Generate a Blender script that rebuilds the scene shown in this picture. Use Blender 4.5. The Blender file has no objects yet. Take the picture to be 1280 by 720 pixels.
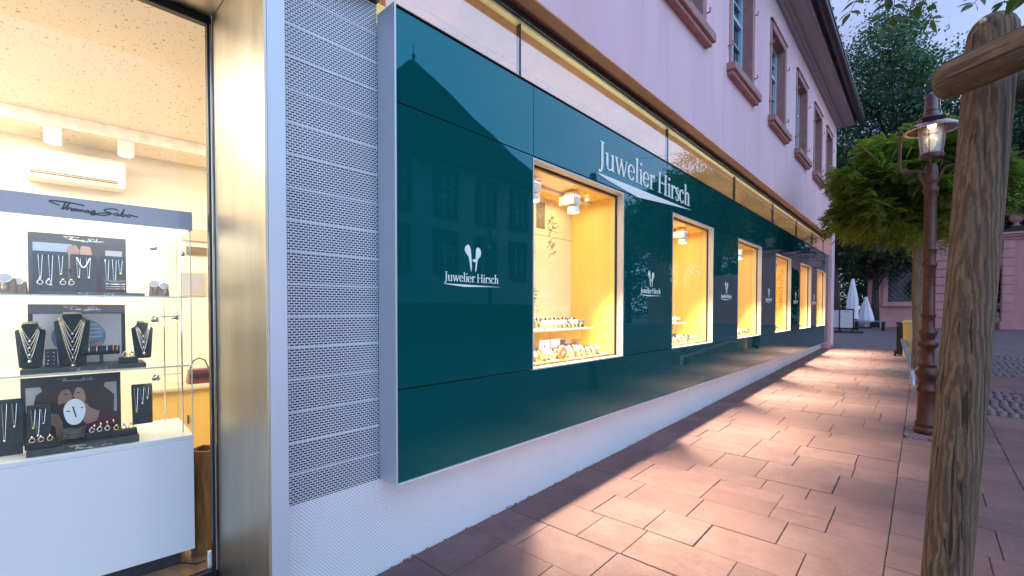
import bpy, bmesh, math, random
import numpy as np
from mathutils import Vector, Matrix
random.seed(7); rng = np.random.default_rng(7)
R = math.radians
scene = bpy.context.scene
COL = scene.collection
# ------------------------------------------------------------------ camera
cd = bpy.data.cameras.new('camera'); cam = bpy.data.objects.new('camera', cd); COL.objects.link(cam)
cd.sensor_width = 36; cd.lens = 568.4/1280*36; cd.shift_x = 30/1280; cd.shift_y = 40/1280
cd.clip_start = 0.05; cd.clip_end = 2000
cam.location = (0, 0, 1.45); cam.rotation_euler = (R(90-1.2094), 0, R(43.6908))
scene.camera = cam
# ------------------------------------------------------------------ sky, sun, exposure
SUN_EL, SUN_AZ = 3.0, 20.0     # low sun far off on the square side (+x), azimuth measured from +x towards +y
wd = bpy.data.worlds.new('World'); scene.world = wd; wd.use_nodes = True
wn = wd.node_tree.nodes; wl = wd.node_tree.links; wn.clear()
wo = wn.new('ShaderNodeOutputWorld'); wb = wn.new('ShaderNodeBackground'); sk = wn.new('ShaderNodeTexSky')
sk.sky_type = 'NISHITA'; sk.sun_disc = False; sk.sun_elevation = R(SUN_EL); sk.sun_rotation = R(90-SUN_AZ)
sk.air_density = 1.0; sk.dust_density = 1.2; sk.ozone_density = 3.0
tint = wn.new('ShaderNodeMix'); tint.data_type = 'RGBA'; tint.blend_type = 'MULTIPLY'; tint.inputs[0].default_value = 1
tint.inputs[7].default_value = (0.92, 0.93, 1.12, 1)
wl.new(sk.outputs[0], tint.inputs[6])
# thin evening cloud veil: even pale violet-blue mixed over the clear sky, slightly uneven
tc = wn.new('ShaderNodeTexCoord'); nz = wn.new('ShaderNodeTexNoise'); nz.inputs['Scale'].default_value = 2.2; nz.inputs['Detail'].default_value = 5
mp = wn.new('ShaderNodeMapping'); mp.inputs['Scale'].default_value = (1, 1, 2.6)
wl.new(tc.outputs['Generated'], mp.inputs[0]); wl.new(mp.outputs[0], nz.inputs[0])
mr = wn.new('ShaderNodeMapRange'); mr.inputs[1].default_value = .35; mr.inputs[2].default_value = .7; mr.inputs[3].default_value = .35; mr.inputs[4].default_value = .6
wl.new(nz.outputs[0], mr.inputs[0])
veil = wn.new('ShaderNodeMix'); veil.data_type = 'RGBA'; veil.inputs[7].default_value = (5.0, 5.9, 9.6, 1)
wl.new(mr.outputs[0], veil.inputs[0]); wl.new(tint.outputs[2], veil.inputs[6])
sx = wn.new('ShaderNodeSeparateXYZ'); wl.new(tc.outputs['Generated'], sx.inputs[0])
gl = wn.new('ShaderNodeMapRange'); gl.interpolation_type = 'SMOOTHSTEP'; gl.inputs[1].default_value = -.1; gl.inputs[2].default_value = .95; wl.new(sx.outputs[0], gl.inputs[0])
glow = wn.new('ShaderNodeMix'); glow.data_type = 'RGBA'; glow.blend_type = 'ADD'; glow.inputs[7].default_value = (5.4, 8.3, 12.2, 1)   # dusk glow of the side where the sun went down
wl.new(gl.outputs[0], glow.inputs[0]); wl.new(veil.outputs[2], glow.inputs[6])
wl.new(glow.outputs[2], wb.inputs[0]); wb.inputs[1].default_value = 0.10
wl.new(wb.outputs[0], wo.inputs[0])
sd = bpy.data.lights.new('sun', 'SUN'); sun = bpy.data.objects.new('sun', sd); COL.objects.link(sun)
sd.energy = 0.25; sd.angle = R(14); sd.color = (1, .86, .80)
sun.rotation_euler = Vector((math.cos(R(SUN_AZ))*math.cos(R(SUN_EL)), math.sin(R(SUN_AZ))*math.cos(R(SUN_EL)), math.sin(R(SUN_EL)))).to_track_quat('Z', 'Y').to_euler()
vs = scene.view_settings; vs.view_transform = 'Standard'; vs.look = 'None'; vs.exposure = 0.9; vs.gamma = 1
scene.cycles.max_bounces = 10; scene.cycles.transparent_max_bounces = 24; scene.cycles.sample_clamp_indirect = 6
scene.cycles.use_denoising = True

# ------------------------------------------------------------------ materials
M = {}
def nodes(name):
    m = bpy.data.materials.new(name); m.use_nodes = True
    nt = m.node_tree; b = nt.nodes['Principled BSDF']; M[name] = m
    return m, nt, b
def N(nt, t, **k):
    n = nt.nodes.new(t)
    for a, v in k.items():
        if a in n.inputs: n.inputs[a].default_value = v
        else: setattr(n, a, v)
    return n
def L(nt, a, b): nt.links.new(a, b)
def pos(nt, scale=(1, 1, 1), obj=False):
    if obj: o = N(nt, 'ShaderNodeTexCoord').outputs['Object']
    else: o = N(nt, 'ShaderNodeNewGeometry').outputs['Position']
    mpn = N(nt, 'ShaderNodeMapping'); mpn.inputs['Scale'].default_value = scale
    L(nt, o, mpn.inputs[0]); return mpn.outputs[0]
def mixc(nt, fac, a, b, bt='MIX'):
    m = N(nt, 'ShaderNodeMix', data_type='RGBA', blend_type=bt)
    for i, x in ((0, fac), (6, a), (7, b)):
        if isinstance(x, (int, float)): m.inputs[i].default_value = x
        elif isinstance(x, tuple): m.inputs[i].default_value = (*x[:3], 1)
        else: L(nt, x, m.inputs[i])
    return m.outputs[2]
def ramp(nt, x, a, b, lo=0., hi=1.):
    m = N(nt, 'ShaderNodeMapRange'); L(nt, x, m.inputs[0])
    for i, v in ((1, a), (2, b), (3, lo), (4, hi)): m.inputs[i].default_value = v
    return m.outputs[0]
def bump(nt, b, h, st=.3, dist=.01):
    n = N(nt, 'ShaderNodeBump'); n.inputs['Strength'].default_value = st; n.inputs['Distance'].default_value = dist
    L(nt, h, n.inputs['Height']); L(nt, n.outputs[0], b.inputs['Normal'])
def simple(name, c, rough=.5, metal=0., var=.12, sc=12., bs=.0, bd=.004, coat=0, spec=None, stretch=(1, 1, 1), emit=None, es=0, obj=True, detail=5, rv=.0):
    m, nt, b = nodes(name)
    b.inputs['Roughness'].default_value = rough; b.inputs['Metallic'].default_value = metal
    if coat: b.inputs['Coat Weight'].default_value = coat; b.inputs['Coat Roughness'].default_value = .06
    if spec is not None: b.inputs['Specular IOR Level'].default_value = spec
    nzn = N(nt, 'ShaderNodeTexNoise'); nzn.inputs['Scale'].default_value = sc; nzn.inputs['Detail'].default_value = detail
    L(nt, pos(nt, stretch, obj), nzn.inputs[0])
    f = ramp(nt, nzn.outputs[0], .3, .7)
    L(nt, mixc(nt, f, tuple(x*(1-var) for x in c), tuple(min(1, x*(1+var)) for x in c)), b.inputs['Base Color'])
    if rv: L(nt, ramp(nt, nzn.outputs[0], .3, .7, rough-rv, rough+rv), b.inputs['Roughness'])
    if bs: bump(nt, b, nzn.outputs[0], bs, bd)
    if emit: b.inputs['Emission Color'].default_value = (*emit, 1); b.inputs['Emission Strength'].default_value = es
    return m
simple('alu', (.50, .53, .58), .42, .3, .05, 3, stretch=(1, 1, .2), rv=.06)
simple('rib', (.56, .57, .60), .5, .15, .04)
simple('alu_edge', (.78, .80, .84), .3, .4, .03)
simple('dark_metal', (.035, .034, .036), .4, .4, .2)
simple('black', (.012, .012, .014), .35, 0, .1)
simple('core', (.03, .035, .04), .8)
simple('soffit', (.24, .10, .065), .6, 0, .15, 6, obj=False)
simple('trim', (.34, .165, .15), .75, 0, .16, 9, .15, obj=False)
simple('eave_wood', (.30, .27, .29), .6, 0, .1, 3, obj=False, stretch=(8, .3, 1))
simple('gutter', (.055, .045, .045), .4, .5, .3)
simple('tile_dark', (.05, .045, .048), .7, 0, .3)
simple('cream', (.86, .78, .62), .55, 0, .03, 2)
simple('box_back', (.76, .60, .34), .55, 0, .04, 3)
simple('box_wood', (.78, .52, .13), .42, 0, .06, 2.2, stretch=(5, 5, .35))
simple('box_rail', (.62, .52, .36), .4, 0, .05)
simple('white_lacquer', (.70, .71, .70), .28, 0, .015, 2, coat=.3)
simple('reveal_paint', (.55, .49, .42), .5, 0, .03)
simple('lamp_white', (.86, .82, .74), .4)
simple('header_grey', (.33, .34, .38), .4, 0, .04, 2)
simple('chrome', (.72, .73, .74), .15, .95, .05)
simple('silver', (.80, .79, .77), .18, 1., .05)
simple('gold', (.85, .60, .25), .2, 1., .05)
simple('rose', (.85, .50, .38), .2, 1., .05)
simple('jet', (.018, .022, .026), .5, 0, .2)
simple('tray', (.05, .055, .055), .45, 0, .1)
simple('joint_sand', (.055, .042, .040), .95, 0, .5, 25)
simple('felt', (.03, .04, .045), .85, 0, .2, 40)
simple('pale_card', (.80, .79, .74), .6)
simple('wood_floor', (.34, .20, .10), .35, 0, .25, 3, stretch=(.4, 8, 1), obj=False)
simple('walnut', (.30, .13, .035), .35, 0, .45, 5, stretch=(6, 6, 1.2))
simple('niche', (.20, .14, .08), .6, 0, .2)
simple('cable', (.015, .015, .02), .4)
simple('bin_beige', (.58, .44, .16), .5, 0, .08, 8)
simple('galv', (.34, .38, .46), .4, .8, .2, 14)
simple('iron', (.075, .024, .013), .42, .35, .35, 18, .25, .003, rv=.1)
simple('lamp_glaze', (.075, .018, .020), .12, 0, .15, 6, coat=.8)
simple('enamel', (.80, .74, .62), .35, 0, .04)
simple('bark', (.065, .05, .038), .9, 0, .5, 9, .8, .03, stretch=(3, 3, .6))
simple('bark_pale', (.16, .125, .08), .9, 0, .4, 16, .8, .015, stretch=(3, 3, .5))
simple('gravel_dark', (.10, .085, .075), .95, 0, .5, 30)
simple('parasol', (.78, .80, .84), .8, 0, .05)
simple('opp_wall', (.86, .84, .78), .85, 0, .08, 2, .1, obj=False)
simple('opp_roof', (.035, .028, .030), .85, 0, .4, 6, .4, obj=False)
simple('opp_trim', (.10, .08, .08), .8)
simple('opp_plinth', (.05, .045, .045), .9)
simple('pane_dark', (.02, .025, .035), .06, 0, .2, spec=.8)
simple('blue_frame', (.32, .48, .58), .5, 0, .05)
simple('sign_print', (.02, .02, .02), .6)
simple('letter', (.78, .80, .72), .4, 0, .02)
simple('cushion', (.20, .15, .09), .8, 0, .15)
simple('orange', (.75, .20, .04), .3, 0, .1, coat=.5)
simple('strap_dark', (.06, .045, .035), .6)
simple('strap_brown', (.22, .10, .05), .6)
simple('strap_cream', (.50, .40, .26), .6)
simple('sage', (.32, .40, .20), .6, 0, .25)
simple('wire_thread', (.42, .36, .30), .6)
simple('lit_bulb', (1, .9, .7), .4, emit=(1, .88, .68), es=16)
simple('lit_small', (1, .9, .7), .4, emit=(1, .93, .80), es=.8)
simple('fill_tube_glow', (1, .9, .7), .4, emit=(1, .78, .46), es=2.0)  # glow of the added clerestory fill tubes
simple('fill_panel_glow', (1, .95, .85), .4, emit=(1, .88, .70), es=2.5)  # glow of the added panels that brighten the shop room
simple('lamp_glow', (1, .9, .7), .4, emit=(1, .80, .55), es=.3)
for nm, c in (('p_dark', (.045, .05, .055)), ('p_hair', (.06, .04, .035)), ('p_skin', (.36, .22, .17)), ('p_skin2', (.46, .29, .23)), ('p_wine', (.12, .03, .04)), ('p_grey', (.42, .42, .44)), ('p_pale', (.66, .62, .60)), ('p_blue', (.15, .28, .42)), ('p_sand', (.55, .33, .18)), ('p_white', (.8, .8, .78)), ('p_sky', (.30, .38, .55))):
    simple(nm, c, .35, 0, .05)

# brushed stainless steel of the window reveal
m, nt, b = nodes('steel'); b.inputs['Metallic'].default_value = 1.; b.inputs['Base Color'].default_value = (.5, .48, .45, 1)
n1 = N(nt, 'ShaderNodeTexNoise'); n1.inputs['Scale'].default_value = 9; n1.inputs['Detail'].default_value = 7; L(nt, pos(nt, (22, 22, .35)), n1.inputs[0])
L(nt, ramp(nt, n1.outputs[0], .3, .7, .34, .44), b.inputs['Roughness']); bump(nt, b, n1.outputs[0], .04, .002)
b.inputs['Anisotropic'].default_value = .55; b.inputs['Anisotropic Rotation'].default_value = .25
n2 = N(nt, 'ShaderNodeTexNoise'); n2.inputs['Scale'].default_value = 2.1; L(nt, pos(nt, (3, 3, .7)), n2.inputs[0])
L(nt, mixc(nt, ramp(nt, n2.outputs[0], .35, .65), (.42, .385, .31), (.50, .46, .38)), b.inputs['Base Color'])
# back-painted teal glass
m, nt, b = nodes('teal'); b.inputs['Roughness'].default_value = .015; b.inputs['IOR'].default_value = 1.72; b.inputs['Specular Tint'].default_value = (.05, .70, .92, 1)
n1 = N(nt, 'ShaderNodeTexNoise'); n1.inputs['Scale'].default_value = .9; n1.inputs['Detail'].default_value = 2; L(nt, pos(nt), n1.inputs[0])
bump(nt, b, n1.outputs[0], .12, .02)
oi = N(nt, 'ShaderNodeObjectInfo')
L(nt, mixc(nt, oi.outputs['Random'], (.001, .056, .055), (.0012, .062, .060)), b.inputs['Base Color'])
# perforated metal: flat slots print into the sheet
def perf(name, bw, rh, mortar, dark, light, rough=.45):
    m, nt, b = nodes(name)
    g = N(nt, 'ShaderNodeNewGeometry'); s = N(nt, 'ShaderNodeSeparateXYZ'); c = N(nt, 'ShaderNodeCombineXYZ')
    L(nt, g.outputs['Position'], s.inputs[0]); L(nt, s.outputs[1], c.inputs[0]); L(nt, s.outputs[2], c.inputs[1])
    br = N(nt, 'ShaderNodeTexBrick'); L(nt, c.outputs[0], br.inputs[0])
    br.inputs['Scale'].default_value = 1; br.inputs['Brick Width'].default_value = bw; br.inputs['Row Height'].default_value = rh
    br.inputs['Mortar Size'].default_value = mortar; br.inputs['Mortar Smooth'].default_value = .1
    br.inputs['Color1'].default_value = (*dark, 1); br.inputs['Color2'].default_value = (*[x*1.3 for x in dark], 1); br.inputs['Mortar'].default_value = (*light, 1)
    nn = N(nt, 'ShaderNodeTexNoise'); nn.inputs['Scale'].default_value = 1.3; L(nt, pos(nt), nn.inputs[0])
    L(nt, mixc(nt, ramp(nt, nn.outputs[0], .3, .7, 0, .25), br.outputs[0], tuple(x*.72 for x in light), 'MULTIPLY'), b.inputs['Base Color'])
    b.inputs['Roughness'].default_value = rough; b.inputs['Metallic'].default_value = .15
    bump(nt, b, br.outputs['Fac'], .4, .002)
perf('slotted', .024, .0123, .0029, (.004, .006, .010), (.60, .62, .66))
perf('mesh_white', .0175, .0100, .0034, (.26, .27, .33), (.82, .83, .84))
# pink plaster
def plaster(name, a, c, sc=1.2):
    m, nt, b = nodes(name); b.inputs['Roughness'].default_value = .9
    n1 = N(nt, 'ShaderNodeTexNoise'); n1.inputs['Scale'].default_value = sc; n1.inputs['Detail'].default_value = 6; L(nt, pos(nt, (1, 1, .35)), n1.inputs[0])
    n2 = N(nt, 'ShaderNodeTexNoise'); n2.inputs['Scale'].default_value = 90; n2.inputs['Detail'].default_value = 3; L(nt, pos(nt), n2.inputs[0])
    n3 = N(nt, 'ShaderNodeTexNoise'); n3.inputs['Scale'].default_value = 5; n3.inputs['Detail'].default_value = 6; L(nt, pos(nt, (1, 1.6, .12)), n3.inputs[0])
    cb = mixc(nt, ramp(nt, n1.outputs[0], .3, .7), a, c)
    L(nt, mixc(nt, ramp(nt, n3.outputs[0], .52, .72, 0, .35), cb, tuple(x*.80 for x in a)), b.inputs['Base Color'])
    bump(nt, b, n2.outputs[0], .5, .006)
plaster('pink', (.66, .43, .46), (.74, .50, .53))
plaster('pink_far', (.64, .29, .27), (.72, .35, .32), 2.5)
plaster('pink_block', (.64, .31, .29), (.74, .38, .35), 3)
# slabs of red sandstone
def stone(name, cols, sc, obj_rand=True, rough=.74, fine=60, bs=.35):
    m, nt, b = nodes(name)
    n1 = N(nt, 'ShaderNodeTexNoise'); n1.inputs['Scale'].default_value = sc; n1.inputs['Detail'].default_value = 8; n1.inputs['Roughness'].default_value = .65; L(nt, pos(nt), n1.inputs[0])
    n2 = N(nt, 'ShaderNodeTexNoise'); n2.inputs['Scale'].default_value = fine; n2.inputs['Detail'].default_value = 4; L(nt, pos(nt), n2.inputs[0])
    rnd = N(nt, 'ShaderNodeObjectInfo').outputs['Random'] if obj_rand else N(nt, 'ShaderNodeNewGeometry').outputs['Random Per Island']
    c0 = mixc(nt, rnd, cols[0], cols[1]); c1 = mixc(nt, ramp(nt, n1.outputs[0], .35, .65), c0, cols[2])
    c2 = mixc(nt, ramp(nt, n2.outputs[0], .35, .75, 0, .5), c1, cols[3])
    n3 = N(nt, 'ShaderNodeTexNoise'); n3.inputs['Scale'].default_value = 1.1; n3.inputs['Detail'].default_value = 9; n3.inputs['Roughness'].default_value = .7; L(nt, pos(nt), n3.inputs[0])
    c2 = mixc(nt, ramp(nt, n3.outputs[0], .48, .66, 0, .55), c2, tuple(x*.62 for x in cols[3]))
    v3 = N(nt, 'ShaderNodeTexVoronoi'); v3.inputs['Scale'].default_value = 3.1; L(nt, pos(nt), v3.inputs[0]); sp3 = N(nt, 'ShaderNodeSeparateColor'); L(nt, v3.outputs['Color'], sp3.inputs[0])
    rd = ramp(nt, sp3.outputs[0], .55, 1, 0, .055); l3 = N(nt, 'ShaderNodeMath', operation='LESS_THAN'); L(nt, v3.outputs['Distance'], l3.inputs[0]); L(nt, rd, l3.inputs[1])
    m3 = N(nt, 'ShaderNodeMath', operation='MULTIPLY'); L(nt, l3.outputs[0], m3.inputs[0]); m3.inputs[1].default_value = .45
    c2 = mixc(nt, m3.outputs[0], c2, tuple(x*.5 for x in cols[3]))
    L(nt, c2, b.inputs['Base Color']); L(nt, ramp(nt, n1.outputs[0], .3, .7, rough-.06, rough+.12), b.inputs['Roughness'])
    bump(nt, b, n2.outputs[0], bs, .003)
stone('slab', ((.140, .076, .072), (.225, .128, .118), (.165, .090, .085), (.115, .064, .062)), 3.2)
stone('slab_joined', ((.140, .076, .072), (.225, .128, .118), (.165, .090, .085), (.115, .064, .062)), 3.2, False)
stone('cobble', ((.13, .10, .115), (.24, .175, .19), (.16, .12, .135), (.10, .08, .09)), 2, False, .5)
# far cobbled square
m, nt, b = nodes('cobble_sheet'); b.inputs['Roughness'].default_value = .6
vo = N(nt, 'ShaderNodeTexVoronoi', feature='DISTANCE_TO_EDGE'); vo.inputs['Scale'].default_value = 9; L(nt, pos(nt), vo.inputs[0])
vc = N(nt, 'ShaderNodeTexVoronoi'); vc.inputs['Scale'].default_value = 9; L(nt, pos(nt), vc.inputs[0])
n1 = N(nt, 'ShaderNodeTexNoise'); n1.inputs['Scale'].default_value = .5; n1.inputs['Detail'].default_value = 6; L(nt, pos(nt), n1.inputs[0])
cc = mixc(nt, vc.outputs['Color'], (.12, .09, .10), (.22, .165, .175)); cc = mixc(nt, ramp(nt, n1.outputs[0], .35, .65), cc, (.15, .12, .14))
cc = mixc(nt, ramp(nt, vo.outputs[0], .0, .08), (.05, .04, .045), cc); L(nt, cc, b.inputs['Base Color']); bump(nt, b, vo.outputs[0], .5, .02)
# acoustic ceiling with scattered round holes
m, nt, b = nodes('ceiling_holes'); b.inputs['Roughness'].default_value = .9
vo = N(nt, 'ShaderNodeTexVoronoi'); vo.inputs['Scale'].default_value = 24; L(nt, pos(nt, (1, 1, 0)), vo.inputs[0])
vs2 = N(nt, 'ShaderNodeTexVoronoi'); vs2.inputs['Scale'].default_value = 40; L(nt, pos(nt, (1, 1, 0)), vs2.inputs[0])
sp = N(nt, 'ShaderNodeSeparateColor'); L(nt, vo.outputs['Color'], sp.inputs[0])
rad = ramp(nt, sp.outputs[0], .3, 1, .02, .22)
lt = N(nt, 'ShaderNodeMath', operation='LESS_THAN'); L(nt, vo.outputs['Distance'], lt.inputs[0]); L(nt, rad, lt.inputs[1])
lt2 = N(nt, 'ShaderNodeMath', operation='LESS_THAN'); L(nt, vs2.outputs['Distance'], lt2.inputs[0]); lt2.inputs[1].default_value = .16
mx = N(nt, 'ShaderNodeMath', operation='MAXIMUM'); L(nt, lt.outputs[0], mx.inputs[0]); L(nt, lt2.outputs[0], mx.inputs[1])
L(nt, mixc(nt, mx.outputs[0], (.90, .82, .66), (.42, .35, .26)), b.inputs['Base Color'])
# window glass (thin): transparent with fresnel reflection
def glass(name, ior=1.5, tintc=(1, 1, 1), extra=0., rough=0.):
    m = bpy.data.materials.new(name); m.use_nodes = True; nt = m.node_tree; nt.nodes.clear(); M[name] = m
    o = N(nt, 'ShaderNodeOutputMaterial'); t = N(nt, 'ShaderNodeBsdfTransparent'); g = N(nt, 'ShaderNodeBsdfGlossy'); mixs = N(nt, 'ShaderNodeMixShader')
    t.inputs[0].default_value = (*tintc, 1); g.inputs['Roughness'].default_value = rough; g.inputs[0].default_value = (1, 1, 1, 1)
    fr = N(nt, 'ShaderNodeFresnel'); fr.inputs[0].default_value = ior
    ge = N(nt, 'ShaderNodeNewGeometry'); gz = N(nt, 'ShaderNodeMix', data_type='FLOAT')
    L(nt, ge.outputs['Backfacing'], gz.inputs[0]); L(nt, fr.outputs[0], gz.inputs[2]); gz.inputs[3].default_value = .06
    ad = N(nt, 'ShaderNodeMath', operation='ADD'); ad.use_clamp = True; L(nt, gz.outputs[0], ad.inputs[0]); ad.inputs[1].default_value = extra
    L(nt, ad.outputs[0], mixs.inputs[0]); L(nt, t.outputs[0], mixs.inputs[1]); L(nt, g.outputs[0], mixs.inputs[2]); L(nt, mixs.outputs[0], o.inputs[0])
glass('glass', 1.36)
glass('glass_case', 1.35, (.97, .99, .97))
glass('glass_clere', 1.7, (.98, .97, .93), .15)
simple('glass_edge', (.45, .62, .52), .15, 0, .03, coat=.5)
glass('glass_lamp', 1.5, (.62, .64, .66), .10, .35)
# weathered round timber
m, nt, b = nodes('timber'); b.inputs['Roughness'].default_value = .75
wv = N(nt, 'ShaderNodeTexWave', wave_type='RINGS', rings_direction='Z'); wv.inputs['Scale'].default_value = 13; wv.inputs['Distortion'].default_value = 9; wv.inputs['Detail'].default_value = 4; wv.inputs['Detail Scale'].default_value = 1.6; wv.inputs['Detail Roughness'].default_value = .65
L(nt, pos(nt, (2.2, 2.2, .42), True), wv.inputs[0])
n1 = N(nt, 'ShaderNodeTexNoise'); n1.inputs['Scale'].default_value = 26; n1.inputs['Detail'].default_value = 10; n1.inputs['Roughness'].default_value = .7; L(nt, pos(nt, (6, 6, .45), True), n1.inputs[0])
n2 = N(nt, 'ShaderNodeTexNoise'); n2.inputs['Scale'].default_value = 3.5; n2.inputs['Detail'].default_value = 4; L(nt, pos(nt, (2, 2, 1), True), n2.inputs[0])
c1 = mixc(nt, ramp(nt, wv.outputs[1], .2, .8), (.085, .048, .027), (.19, .118, .066))
c1 = mixc(nt, ramp(nt, n1.outputs[0], .40, .60, 0, .6), c1, (.06, .038, .024))
c1 = mixc(nt, ramp(nt, n2.outputs[0], .5, .75, 0, .65), c1, (.055, .036, .024))
n3 = N(nt, 'ShaderNodeTexNoise'); n3.inputs['Scale'].default_value = 30; n3.inputs['Detail'].default_value = 3; L(nt, pos(nt, (3.2, 3.2, .05), True), n3.inputs[0])
ck = ramp(nt, n3.outputs[0], .36, .385, 1, 0)
c1 = mixc(nt, ck, c1, (.02, .013, .01))
L(nt, c1, b.inputs['Base Color']); ad = N(nt, 'ShaderNodeMath', operation='SUBTRACT'); L(nt, n1.outputs[0], ad.inputs[0]); L(nt, ck, ad.inputs[1])
bump(nt, b, ad.outputs[0], .7, .004)
# foliage
def leaf(name, a, c, tr=.35, bump_=0):
    m, nt, b = nodes(name); b.inputs['Roughness'].default_value = .55
    g = N(nt, 'ShaderNodeNewGeometry'); n1 = N(nt, 'ShaderNodeTexNoise'); n1.inputs['Scale'].default_value = 1.1; L(nt, pos(nt), n1.inputs[0])
    c0 = mixc(nt, g.outputs['Random Per Island'], a, c); c1 = mixc(nt, ramp(nt, n1.outputs[0], .4, .65), c0, tuple(x*.55 for x in a))
    L(nt, c1, b.inputs['Base Color'])
    t = N(nt, 'ShaderNodeBsdfTranslucent'); L(nt, mixc(nt, 1., c1, (1.3, 1.5, .6), 'MULTIPLY'), t.inputs[0]); mxs = N(nt, 'ShaderNodeMixShader'); mxs.inputs[0].default_value = tr
    o = nt.nodes['Material Output']; L(nt, b.outputs[0], mxs.inputs[1]); L(nt, t.outputs[0], mxs.inputs[2]); L(nt, mxs.outputs[0], o.inputs[0])
leaf('leaf_robinia', (.12, .19, .03), (.23, .29, .055), .45)
leaf('leaf_near', (.035, .07, .018), (.07, .11, .03), .3)
leaf('leaf_far', (.045, .12, .075), (.10, .19, .12))
leaf('leaf_dark', (.035, .06, .025), (.07, .10, .045))

# ------------------------------------------------------------------ helpers
def ground(y): return .023*(max(-10, min(y, 25))-1.4)
WM = {}
class MB:
    def __init__(s, T=None): s.v = []; s.f = []; s.m = []; s.T = T
    def add(s, vs, fs, mi=0):
        n = len(s.v)
        if s.T is not None: vs = [tuple(s.T @ Vector(p)) for p in vs]
        s.v += [tuple(p) for p in vs]; s.f += [tuple(i+n for i in f) for f in fs]; s.m += [mi]*len(fs); return s
    def box(s, x0, x1, y0, y1, z0, z1, mi=0):
        x0, x1 = min(x0, x1), max(x0, x1); y0, y1 = min(y0, y1), max(y0, y1); z0, z1 = min(z0, z1), max(z0, z1)
        v = [(x0, y0, z0), (x1, y0, z0), (x1, y1, z0), (x0, y1, z0), (x0, y0, z1), (x1, y0, z1), (x1, y1, z1), (x0, y1, z1)]
        return s.add(v, [(3, 2, 1, 0), (4, 5, 6, 7), (0, 1, 5, 4), (1, 2, 6, 5), (2, 3, 7, 6), (3, 0, 4, 7)], mi)
    def slabbox(s, x0, x1, y0, y1, z0, z1, c=.004, zf=None):
        zf = zf or (lambda x, y: 0)
        v = [(x, y, z0+zf(x, y)) for x, y in ((x0, y0), (x1, y0), (x1, y1), (x0, y1))]
        v += [(x, y, z1-c+zf(x, y)) for x, y in ((x0, y0), (x1, y0), (x1, y1), (x0, y1))]
        v += [(x, y, z1+zf(x, y)) for x, y in ((x0+c, y0+c), (x1-c, y0+c), (x1-c, y1-c), (x0+c, y1-c))]
        f = [(8, 9, 10, 11)]
        for a in (0, 4):
            for i in range(4): j = (i+1) % 4; f.append((a+i, a+j, a+4+j, a+4+i))
        return s.add(v, f)
    def quad(s, a, b, c, d, mi=0): return s.add([a, b, c, d], [(0, 1, 2, 3)], mi)
    def tube(s, pts, r, n=8, cap=True, flat=1., mi=0):
        pts = [Vector(p) for p in pts]; rs = r if isinstance(r, (list, tuple)) else [r]*len(pts)
        vs, fs = [], []; up = None
        for i, p in enumerate(pts):
            t = (pts[min(i+1, len(pts)-1)]-pts[max(i-1, 0)]).normalized()
            if up is None: up = Vector((0, 0, 1)) if abs(t.z) < .9 else Vector((1, 0, 0))
            a = t.cross(up).normalized(); bb = a.cross(t).normalized(); up = bb
            for k in range(n):
                th = 2*math.pi*k/n; vs.append(p+(a*math.cos(th)+bb*math.sin(th)*flat)*rs[i])
        for i in range(len(pts)-1):
            for k in range(n):
                k2 = (k+1) % n; fs.append((i*n+k, i*n+k2, (i+1)*n+k2, (i+1)*n+k))
        if cap: fs.append(tuple(range(n))[::-1]); fs.append(tuple((len(pts)-1)*n+k for k in range(n)))
        return s.add(vs, fs, mi)
    def lathe(s, prof, c=(0, 0, 0), n=24, mi=0, tilt=None, cap=True):
        vs, fs = [], []
        for (r, z) in prof:
            for k in range(n):
                th = 2*math.pi*k/n; p = Vector((r*math.cos(th), r*math.sin(th), z))
                if tilt: p = tilt @ p
                vs.append(p+Vector(c))
        for i in range(len(prof)-1):
            for k in range(n):
                k2 = (k+1) % n; fs.append((i*n+k, i*n+k2, (i+1)*n+k2, (i+1)*n+k))
        if cap: fs.append(tuple(range(n))[::-1]); fs.append(tuple((len(prof)-1)*n+k for k in range(n)))
        return s.add(vs, fs, mi)
    def sph(s, c, r, n=8, sz=1.):
        pr = [(max(1e-4, r*math.sin(math.pi*i/n)), -r*sz*math.cos(math.pi*i/n)) for i in range(n+1)]
        return s.lathe(pr, c, n+2)
    def prism(s, poly, fn, d0, d1, mi=0):
        n = len(poly); vs = [fn(a, b, d0) for a, b in poly]+[fn(a, b, d1) for a, b in poly]
        fs = [tuple(range(n)), tuple(range(n, 2*n))[::-1]]+[(i, (i+1) % n, n+(i+1) % n, n+i) for i in range(n)]
        return s.add(vs, fs, mi)
    def ribbon(s, path, fn, d0, d1):     # path of (a, b, width)
        Lp, Rp = [], []
        for i, (a, b, w) in enumerate(path):
            a0, b0, _ = path[max(0, i-1)]; a1, b1, _ = path[min(len(path)-1, i+1)]
            dx, dy = a1-a0, b1-b0; l = math.hypot(dx, dy) or 1; nx, ny = -dy/l, dx/l
            Lp.append((a+nx*w/2, b+ny*w/2)); Rp.append((a-nx*w/2, b-ny*w/2))
        n = len(path); vs = [fn(a, b, d1) for a, b in Lp]+[fn(a, b, d1) for a, b in Rp]+[fn(a, b, d0) for a, b in Lp]+[fn(a, b, d0) for a, b in Rp]
        fs = []
        for i in range(n-1):
            fs += [(i, i+1, n+i+1, n+i), (i, 2*n+i, 2*n+i+1, i+1), (n+i, n+i+1, 3*n+i+1, 3*n+i)]
        fs += [(0, n, 3*n, 2*n), (n-1, 3*n-1, 4*n-1, 2*n-1)]
        return s.add(vs, fs)
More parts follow.
